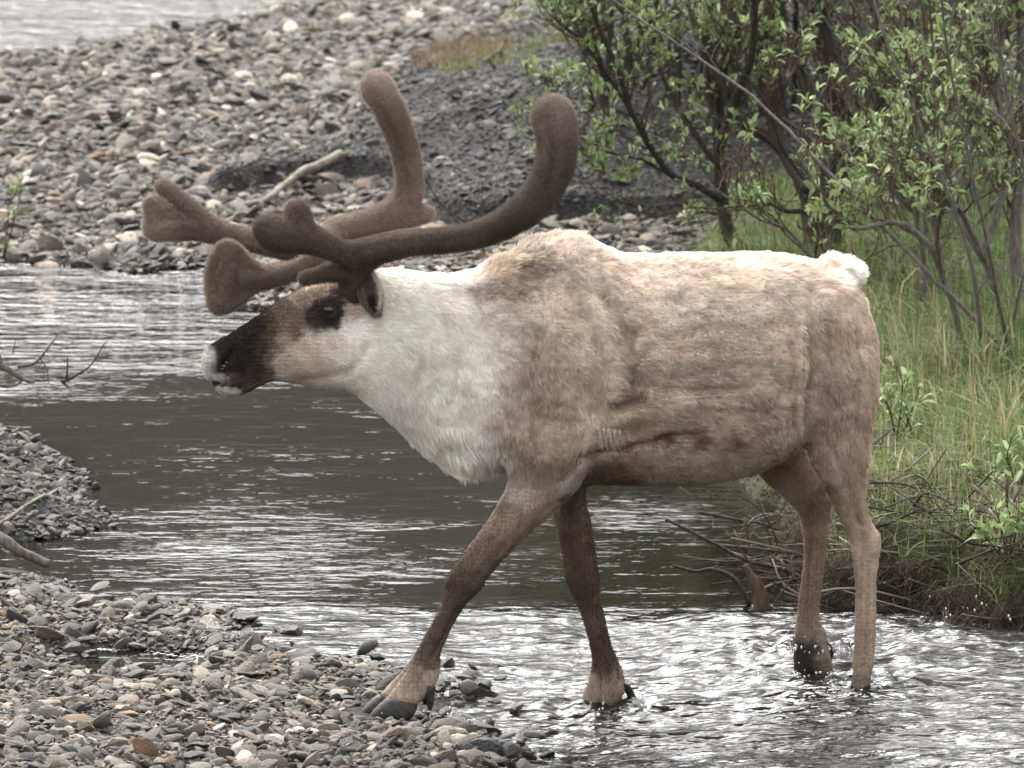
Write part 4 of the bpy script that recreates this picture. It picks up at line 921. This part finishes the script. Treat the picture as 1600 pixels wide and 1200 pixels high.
b2 = ghit(1282, 408); W2 = Willow(0.26)
W2.stem(pp([(1278, 412), (1268, 350), (1260, 300), (1240, 258), (1200, 215), (1160, 192), (1135, 150), (1100, 60)], b2[1], .3), .042, .012, 10, start=.45)
W2.stem(pp([(1288, 412), (1292, 330), (1295, 260), (1287, 190), (1300, 120), (1290, 40), (1262, -100)], b2[1], .1), .040, .018, 14, start=.45)
W2.stem(pp([(1302, 406), (1310, 320), (1330, 240), (1370, 175), (1378, 100), (1365, 0), (1350, -150)], b2[1], -.2), .026, .012, 14)
W2.stem(pp([(1272, 330), (1232, 332), (1200, 318), (1150, 322)], b2[1], -.2), .010, .005, 5)
W2.stem(pp([(1262, 300), (1222, 240), (1215, 150), (1200, 60), (1205, -60)], b2[1], .5), .018, .008, 14)
W2.stem(pp([(1320, 335), (1280, 308), (1222, 232), (1200, 170), (1160, 108), (1116, 40)], b2[1] - .3, -.3), .009, .004, 3, start=.6)
W2.stem(pp([(1296, 260), (1345, 200), (1400, 150), (1440, 90)], b2[1], -.4), .012, .005, 12)
W2.build("willow", b2, "thick-trunked dark willow directly behind the caribou's white tail", bark_dark, bark_red)
b3 = ghit(1578, 482); W3 = Willow(0.36)
W3.stem(pp([(1582, 486), (1545, 420), (1512, 362), (1490, 312), (1476, 250), (1470, 170), (1450, 80), (1440, -60), (1420, -250)], b3[1], .2), .020, .009, 18, start=.4)
W3.stem(pp([(1600, 500), (1586, 420), (1584, 370), (1592, 300), (1602, 200), (1596, 100), (1592, -60)], b3[1] + .1, .1), .026, .013, 14)
W3.stem(pp([(1532, 398), (1560, 330), (1580, 250), (1560, 150), (1570, 40), (1590, -80)], b3[1], .2), .014, .006, 16)
W3.stem(pp([(1500, 335), (1470, 300), (1440, 250), (1432, 180), (1420, 90), (1400, -40)], b3[1], -.2), .013, .006, 18)
W3.stem(pp([(1490, 312), (1520, 220), (1535, 120), (1562, 0), (1580, -120)], b3[1], .3), .012, .006, 18)
W3.stem(pp([(1545, 420), (1500, 330), (1470, 330), (1400, 290)], b3[1], -.3), .012, .005, 10)
W3.build("willow", b3, "grey-stemmed leafy willow leaning in from the frame's far edge over the grass", bark_grey, bark_red, tint=1.15)
for (stems, lab, leafy) in (
    ([[(1335, 562), (1320, 500), (1298, 440), (1262, 392), (1230, 360), (1190, 345)], [(1320, 500), (1318, 440), (1295, 380), (1300, 300), (1290, 240)]], "thin bent willow sapling between the caribou's rump and a broken root", .12),
    ([[(1510, 558), (1492, 490), (1470, 420), (1460, 350), (1462, 290), (1455, 220)], [(1470, 420), (1445, 380), (1400, 345), (1340, 360), (1310, 340)]], "upright willow sapling in the long grass with a side arm reaching the tail", .18),
    ([[(1440, 470), (1445, 400), (1430, 330), (1440, 250), (1425, 170)], [(1430, 330), (1390, 290), (1360, 260)]], "small leafy willow shoot behind the upright sapling", .3)):
    g = ghit(*stems[0][0]); Wq = Willow(leafy, .045)
    for q_ in stems: Wq.stem(pp(q_, g[1], -.05), .013, .005, 8, (.12, .28), .35)
    Wq.build("willow_sapling", g, lab, bark_grey, bark_red, "willow saplings in the grass")
for (bx, by, lab) in ((1450, 392, "cluster of bare grey willow stems behind the upright sapling"), (1545, 345, "bare pinkish-grey willow stems crossing the leaning trunk"), (1380, 330, "bare thin willow stems in the grass just behind the tail"), (1600, 560, "bare twigs hanging over the grass at the frame's far edge")):
    g = ghit(bx, by); Wq = Willow(0.04, .034, .45)
    for j in range(11):
        a_ = rng.uniform(0, 6.28); b_ = g + np.array([math.cos(a_), math.sin(a_), 0]) * rng.uniform(0, .18); b_[2] = g[2] - .03
        le = np.array([rng.normal() * .35 - .1, rng.normal() * .3, rng.uniform(.7, 1.5)])
        Wq.stem([b_, b_ + le * .35 + .07 * rng.normal(size=3), b_ + le * .7 + .10 * rng.normal(size=3), b_ + le], rng.uniform(.004, .011), .003, 6, (.12, .35), .15, 5, 1)
    Wq.build("bare_willow", g, lab, bark_grey, bark_grey, "bare willow stems on the bank")
BACK = [(950, 150, "dark dense willow at the top of the gravel mound"), (980, 120, "first background willow beyond the mound"), (1060, 150, "background willow seen past the slender trunk"), (1150, 120, "background willow behind the dark slender one"), (1230, 190, "background willow above the caribou's hip"),
        (1330, 170, "background willow above the caribou's tail"), (1400, 210, "background willow beside the leaning grey stems"), (1470, 170, "background willow behind the leaning grey stems"), (1540, 200, "background willow near the frame's far top corner"), (1610, 150, "background willow cut by the frame's far edge"), (1290, 90, "farthest background willow between two dark trunks"), (1440, 80, "farthest background willow behind the pale foliage")]
for i, (px, py, lab) in enumerate(BACK):
    g = ghit(px, py); Wq = Willow(0.2 if px > 1300 else 0.13, .04, .35)
    for j in range(13 if px > 1300 else 6):
        a_ = rng.uniform(0, 6.28); b_ = g + np.array([math.cos(a_), math.sin(a_), 0]) * rng.uniform(0, .25); b_[2] = g[2] - .05
        le = np.array([math.cos(a_) * rng.uniform(.1, .6), math.sin(a_) * rng.uniform(.1, .5), rng.uniform(1.3, 2.2)])
        Wq.stem([b_, b_ + le * .35 + .06 * rng.normal(size=3), b_ + le * .7 + .08 * rng.normal(size=3), b_ + le], rng.uniform(.008, .02), .005, 8, (.2, .5), .08, 5)
    Wq.build("willow", g, lab, bark_grey if px > 1300 else bark_dark, bark_grey if i % 2 else bark_red, "background willow thicket", tint=.9)
# willow sprigs with light leaves
for (base, tips, lab, lf) in (((4, 408), [(30, 300), (12, 318), (32, 375)], "reddish twig with small leaves at the far waterline by the frame edge", .2),
        ((1575, 880), [(1560, 815), (1592, 800), (1530, 830), (1600, 850)], "light green leafy sprig low on the bank by the frame edge", 1.0), ((1400, 690), [(1385, 625), (1410, 600), (1425, 640)], "broad-leaved green plant just behind the hind legs", 1.0),
        ((1590, 780), [(1575, 725), (1605, 700), (1550, 750)], "pale green sprig higher on the bank by the frame edge", 1.0), ((1470, 330), [(1440, 250), (1490, 240), (1465, 220)], "leafy shoot growing among the leaning grey stems", 1.0)):
    g = ghit(*base); Wq = Willow(lf, .038, .4)
    for tp in tips: Wq.stem(pp([base, ((base[0] + tp[0]) / 2 + 3, (base[1] + tp[1]) / 2), tp], g[1], -.05), .004, .002, 4, (.03, .08), .3, 5, 0)
    Wq.build("leafy_sprig", g, lab, bark_red, bark_red, "leafy sprigs", tint=1.15, cat="sprig")

# grass
def blades(n, cond, x, y, h, cols, name, label, bend=.6):
    X = rng.uniform(*x, n); Y = rng.uniform(*y, n); z, s, sg, sb, sp, sf = terrain(X, Y, True)
    p = xyz(X, Y); den = fbm(p, 3.5, 401, 3); k = cond(X, Y, s, sg, sb) & (den > rng.uniform(-1.1, .6, n)); X, Y, z, sg = X[k], Y[k], z[k], sg[k]; n = len(X)
    H = rng.uniform(*h, n) * (0.75 + 0.5 * sstep(0, .8, sg)) * (1 + .35 * fbm(xyz(X, Y), 2.0, 411, 2)); a_ = rng.uniform(0, 6.28, n); b_ = bend * rng.random(n) ** 1.3
    d = np.stack([np.cos(a_), np.sin(a_), 0 * a_], 1) + np.array([-.25, -.35, 0]); sd = np.stack([-np.sin(a_), np.cos(a_), 0 * a_], 1); wd = .0014 + .0045 * rng.random(n) ** 2
    P0 = np.stack([X, Y, z - .01], 1); rows = []
    for f in (0, .4, .75, 1.0):
        c = P0 + np.array([0, 0, 1.0]) * (H * (f - .35 * b_ * f * f))[:, None] + d * (H * b_ * f * f)[:, None]
        rows += [c - sd * (wd * (1 - f * .9))[:, None], c + sd * (wd * (1 - f * .9))[:, None]]
    V = np.stack(rows, 1); q = np.array([(0, 1, 3, 2), (2, 3, 5, 4), (4, 5, 7, 6)]); F = (np.arange(n)[:, None, None] * 8 + q[None]).reshape(-1, 4)
    me = make_mesh(name, V.reshape(-1, 3), F); cc = np.array(cols)[rng.choice(len(cols), n)] * rng.uniform(.75, 1.25, (n, 1)); vcol(me, np.repeat(cc, 8, 0))
    return tag(link(name, me, grass_mat), label, "grass", kind="stuff")
GC = [(.12, .175, .05), (.15, .21, .065), (.075, .115, .032), (.19, .25, .085), (.10, .155, .048), (.055, .085, .026), (.28, .26, .15)]
blades(150000, lambda X, Y, s, sg, sb: (sg > .03) & (np.abs(X) < half_w(Y) + .6), (.3, 3.4), (.8, 12), (.05, .15), GC, "grass", "long green grass covering the bank behind the caribou", 2.0)
blades(15000, lambda X, Y, s, sg, sb: (sg > .02) & (sg < .8), (.3, 3.2), (.8, 6), (.06, .18), [(.34, .28, .16), (.26, .20, .11), (.42, .36, .23), (.12, .16, .05)], "dry_grass", "straw-coloured dead grass along the edge of the bank", 1.0)
c0 = ghit(690, 95); blades(2600, lambda X, Y, s, sg, sb: np.abs((Y - c0[1]) / .5) ** 2 + np.abs((X - c0[0]) / .32) ** 2 < 1, (c0[0] - .4, c0[0] + .4), (c0[1] - .6, c0[1] + .6), (.06, .15), [(.20, .14, .085), (.15, .10, .06), (.28, .21, .13)], "dead_grass_tuft", "brown matted dead grass at the top of the gravel bar", 1.3)
c1 = ghit(790, 88); blades(1200, lambda X, Y, s, sg, sb: np.hypot(X - c1[0], (Y - c1[1]) * .7) < .3, (c1[0] - .35, c1[0] + .35), (c1[1] - .5, c1[1] + .5), (.06, .16), [(.17, .19, .06), (.22, .2, .09), (.12, .16, .05)], "grass_tuft", "yellow-green grass tuft beside the matted dead grass", 1.0)

# dead branches and driftwood
def on(pts, z=None):
    out = []
    for p_ in pts:
        g = ghit(p_[0], p_[1]) if z is None else PZ(p_[0], p_[1], z); out.append(g)
    return np.array(out)
def branch(name, parts, label, mat, cat="branch", group=None):
    root = parts[0][0][0]; e = thing(name, root, label, cat, group)
    for i, (P, r0, r1) in enumerate(parts):
        n = max(8, len(P) * 5); S = spline(P, n); S = S + r0 * .5 * np.stack([fbm(S, 14, 500 + j, 2) for j in range(3)], 1)
        R = np.linspace(r0, r1, n) * (1 + .10 * vnoise(S, 22, 520)); mobj("limb" if i == 0 else "twig", *tube(S, R, 8), mat, e)
    return e
def up(pts, Y): return pp(pts, Y)
Y_b = ghit(1240, 893)[1]
branch("dead_branch", [(up([(1040, 812), (1110, 846), (1170, 876), (1240, 893), (1310, 897)], 2.0), .0045, .006), (up([(1170, 876), (1150, 850), (1138, 830)], 2.0), .003, .0015), (up([(1205, 885), (1215, 850), (1190, 800), (1140, 765)], 2.05), .004, .0015)], "long thin dark branch slanting over the water behind the belly", bark_dark, group="dead branches by the bank")
branch("dead_branch", [(up([(1052, 884), (1085, 893), (1115, 890), (1148, 906), (1172, 945)], 1.55), .004, .008), (up([(1115, 890), (1122, 880), (1110, 880)], 1.55), .003, .001), (up([(1085, 893), (1078, 905)], 1.55), .002, .001), (up([(1240, 898), (1222, 925), (1205, 950)], 1.55), .002, .003)], "crooked twig curving out of the water beside the broken reddish stub", bark_dark, group="dead branches by the bank")
branch("dead_branch", [(up([(1092, 800), (1150, 812), (1200, 822), (1240, 845), (1255, 870)], 2.6), .004, .006)], "arched dark twig over the water close to the far hind leg", bark_dark, group="dead branches by the bank")
branch("broken_stub", [(up([(1164, 882), (1176, 905), (1186, 930), (1190, 958)], 1.5), .006, .030), (up([(1182, 900), (1192, 925), (1196, 955)], 1.5), .004, .02)], "splintered reddish-brown stub standing in the water by the hind legs", bark_red, "stub")
branch("dead_branch", [(up([(1352, 766), (1400, 790), (1445, 806), (1490, 824), (1512, 838)], 3.0), .006, .013), (up([(1452, 806), (1461, 765), (1448, 705), (1405, 652)], 3.0), .006, .002), (up([(1484, 820), (1488, 775), (1512, 715)], 3.0), .006, .002), (up([(1430, 800), (1400, 755), (1370, 690)], 3.0), .004, .0015)], "dark branch with upright twigs lying on the bank behind the hind hock", bark_dark, group="dead branches by the bank")
branch("driftwood_log", [(up([(1345, 776), (1400, 795), (1450, 812), (1482, 835)], 3.2), .012, .020)], "pale bleached log under the dark branch on the bank", drift, "log")
branch("broken_branch", [(up([(1384, 508), (1420, 536), (1460, 562), (1505, 592)], 5.2), .017, .022), (up([(1465, 565), (1462, 530), (1448, 480), (1440, 440)], 5.2), .012, .006), (up([(1470, 560), (1500, 520)], 5.2), .008, .003)], "stout broken branch with a pale snapped end in the grass", bark_grey)
branch("driftwood_branch", [(PY(np.array([362, 415, 440, 472, 505, 532.]), np.array([324, 311, 290, 268, 254, 240.]), np.linspace(ghit(362, 330)[1], ghit(532, 243)[1], 6) - .05), .010, .020), (PY(np.array([450, 440, 432.]), np.array([282, 272, 270.]), ghit(445, 290)[1] - .05), .010, .005)], "pale driftwood branch lying on the far bar between the antlers", drift, "driftwood")
branch("driftwood_log", [(up([(-60, 815), (-10, 838), (30, 858), (78, 878)], 1.95), .022, .012)], "grey weathered log dipping into the pool at the frame edge", bark_grey, "log")
branch("driftwood_stick", [(on([(-20, 838), (20, 815), (60, 790), (102, 770)]) + np.array([0, 0, .02]), .006, .004)], "thin tan stick lying across the dark gravel spit", drift, "stick")
branch("dead_branch", [(up([(-40, 560), (0, 568), (30, 588), (55, 596)], 4.7), .014, .005), (up([(-20, 600), (20, 602), (38, 592)], 4.7), .006, .003), (up([(28, 572), (55, 566), (75, 545), (95, 518)], 4.7), .006, .002), (up([(60, 556), (72, 575), (76, 598)], 4.7), .003, .002), (up([(2, 566), (-2, 545)], 4.7), .004, .0015), (up([(20, 552), (24, 530)], 4.7), .003, .0015)], "tangled grey dead branch reaching into the pool at the frame edge", bark_grey, group="dead branches in the pool")
branch("dead_branch", [(up([(96, 598), (115, 588), (140, 572), (168, 532)], 4.6), .006, .0015), (up([(104, 592), (106, 556)], 4.6), .004, .002), (up([(95, 594), (108, 606)], 4.6), .005, .003)], "small upright dead twig standing in the pool", bark_dark, group="dead branches in the pool")
branch("dead_branch", [(up([(762, 92), (800, 150), (830, 185)], 12.0), .005, .007), (up([(800, 110), (830, 150)], 12.0), .004, .005)], "thin bare twig on the mound left of the raised antler tip", bark_dark)
branch("dead_branch", [(up([(660, 270), (690, 320), (735, 352)], 9.0), .002, .004), (up([(700, 330), (718, 350)], 9.0), .002, .002), (up([(752, 305), (760, 345)], 9.0), .0015, .003)], "wispy dark twig rising between the two antler beams", bark_dark)
branch("dead_branch", [(up([(1502, 1020), (1515, 1032), (1538, 1052)], .9), .004, .003), (up([(1515, 1032), (1520, 1028)], .9), .002, .001)], "short black twig floating in the riffle near the frame edge", bark_dark)

# matted brushwood and hanging roots along the cut bank
mbr = MB(); edge = spline(on([(1215, 815), (1245, 862), (1288, 930), (1340, 944), (1400, 952), (1500, 984), (1600, 1002), (1720, 1020)], 0.0), 80)
for i in range(330):
    c = edge[rng.integers(8, 80)] + np.array([rng.normal() * .12, rng.uniform(-.03, .5), 0]); c[2] = max(terrain(c[0:1], c[1:2])[0], 0) + rng.uniform(.0, .07)
    d = nrm(np.array([rng.normal(), .5 * rng.normal(), .28 * rng.normal()])); l_ = rng.uniform(.10, .40); r_ = .0012 + .005 * rng.random() ** 2.5
    S = spline(np.array([c - d * l_ / 2, c + rng.normal(size=3) * .025, c + d * l_ / 2]), 7); mbr.add(*tube(S, np.linspace(r_, r_ * .5, 7), 5), np.array([(.035, .028, .022), (.08, .062, .05), (.18, .145, .115), (.05, .04, .03)][rng.integers(4)]))
tag(mbr.build("brushwood", mat_vc("dead twigs", .85)), "tangle of dead twigs and sticks along the cut bank", "brushwood", kind="stuff")
n = 4200; f = rng.random(n) ** 1.0; i = (10 + f * 69).astype(int); P = edge[i] + np.stack([.04 * rng.normal(size=n), rng.uniform(-.05, .14, n), 0 * f], 1)
P[:, 2] = rng.uniform(-.01, .12, n) + .04 * fbm(P, 9, 601, 2); D = np.stack([0.8 * rng.normal(size=n), -.35 + .3 * rng.normal(size=n), -.9 + .5 * rng.normal(size=n)], 1)
cR = np.array([(.12, .085, .055), (.08, .06, .045), (.17, .13, .09), (.05, .04, .032)])[rng.integers(0, 4, n)] * (0.35 + .65 * sstep(-.2, .3, fbm(P, 4, 611, 2)))[:, None]
tag(hair_obj("root_mat", P, np.tile((0, -.7, .7), (n, 1)), D, rng.uniform(.02, .09, n), np.zeros(n), rng.uniform(.0008, .002, n), cR, hair_mat("root fibre"), None, 4, .04, .35), "shaggy brown roots hanging from the undercut bank", "roots", kind="stuff")

# spray thrown up by the hind hooves
m, t, o = mat_new("water drop"); gl = N(t, "ShaderNodeBsdfGlossy", Roughness=0.02); tr = N(t, "ShaderNodeBsdfTransparent"); lw = N(t, "ShaderNodeFresnel", IOR=1.33); mx = N(t, "ShaderNodeMixShader")
t.links.new(math_n(t, 'ADD', lw.outputs[0], 0.25, True), mx.inputs[0]); t.links.new(tr.outputs[0], mx.inputs[1]); t.links.new(gl.outputs[0], mx.inputs[2]); t.links.new(mx.outputs[0], o.inputs['Surface'])
mbd = MB()
for (px, py, sx, sy, cnt, Y) in ((1238, 1022, 10, 16, 30, .3), (1312, 1022, 24, 9, 30, .3), (1265, 1060, 50, 10, 30, .2), (1345, 1085, 55, 10, 34, .05), (950, 1112, 55, 8, 34, .0), (1490, 965, 40, 14, 9, .4), (640, 1120, 45, 10, 26, -.15), (1390, 985, 90, 25, 8, .2)):
    for _ in range(cnt):
        c = PY(px + sx * rng.normal(), py - abs(sy * rng.normal()), Y + .05 * rng.normal()); mbd.add(*ball(c, rng.uniform(.0015, .0045) , 8, 5, (1, 1, rng.uniform(.8, 1.6))))
tag(mbd.build("splash_drops", m), "clear water drops splashing around the wading hooves", "splash", kind="stuff")
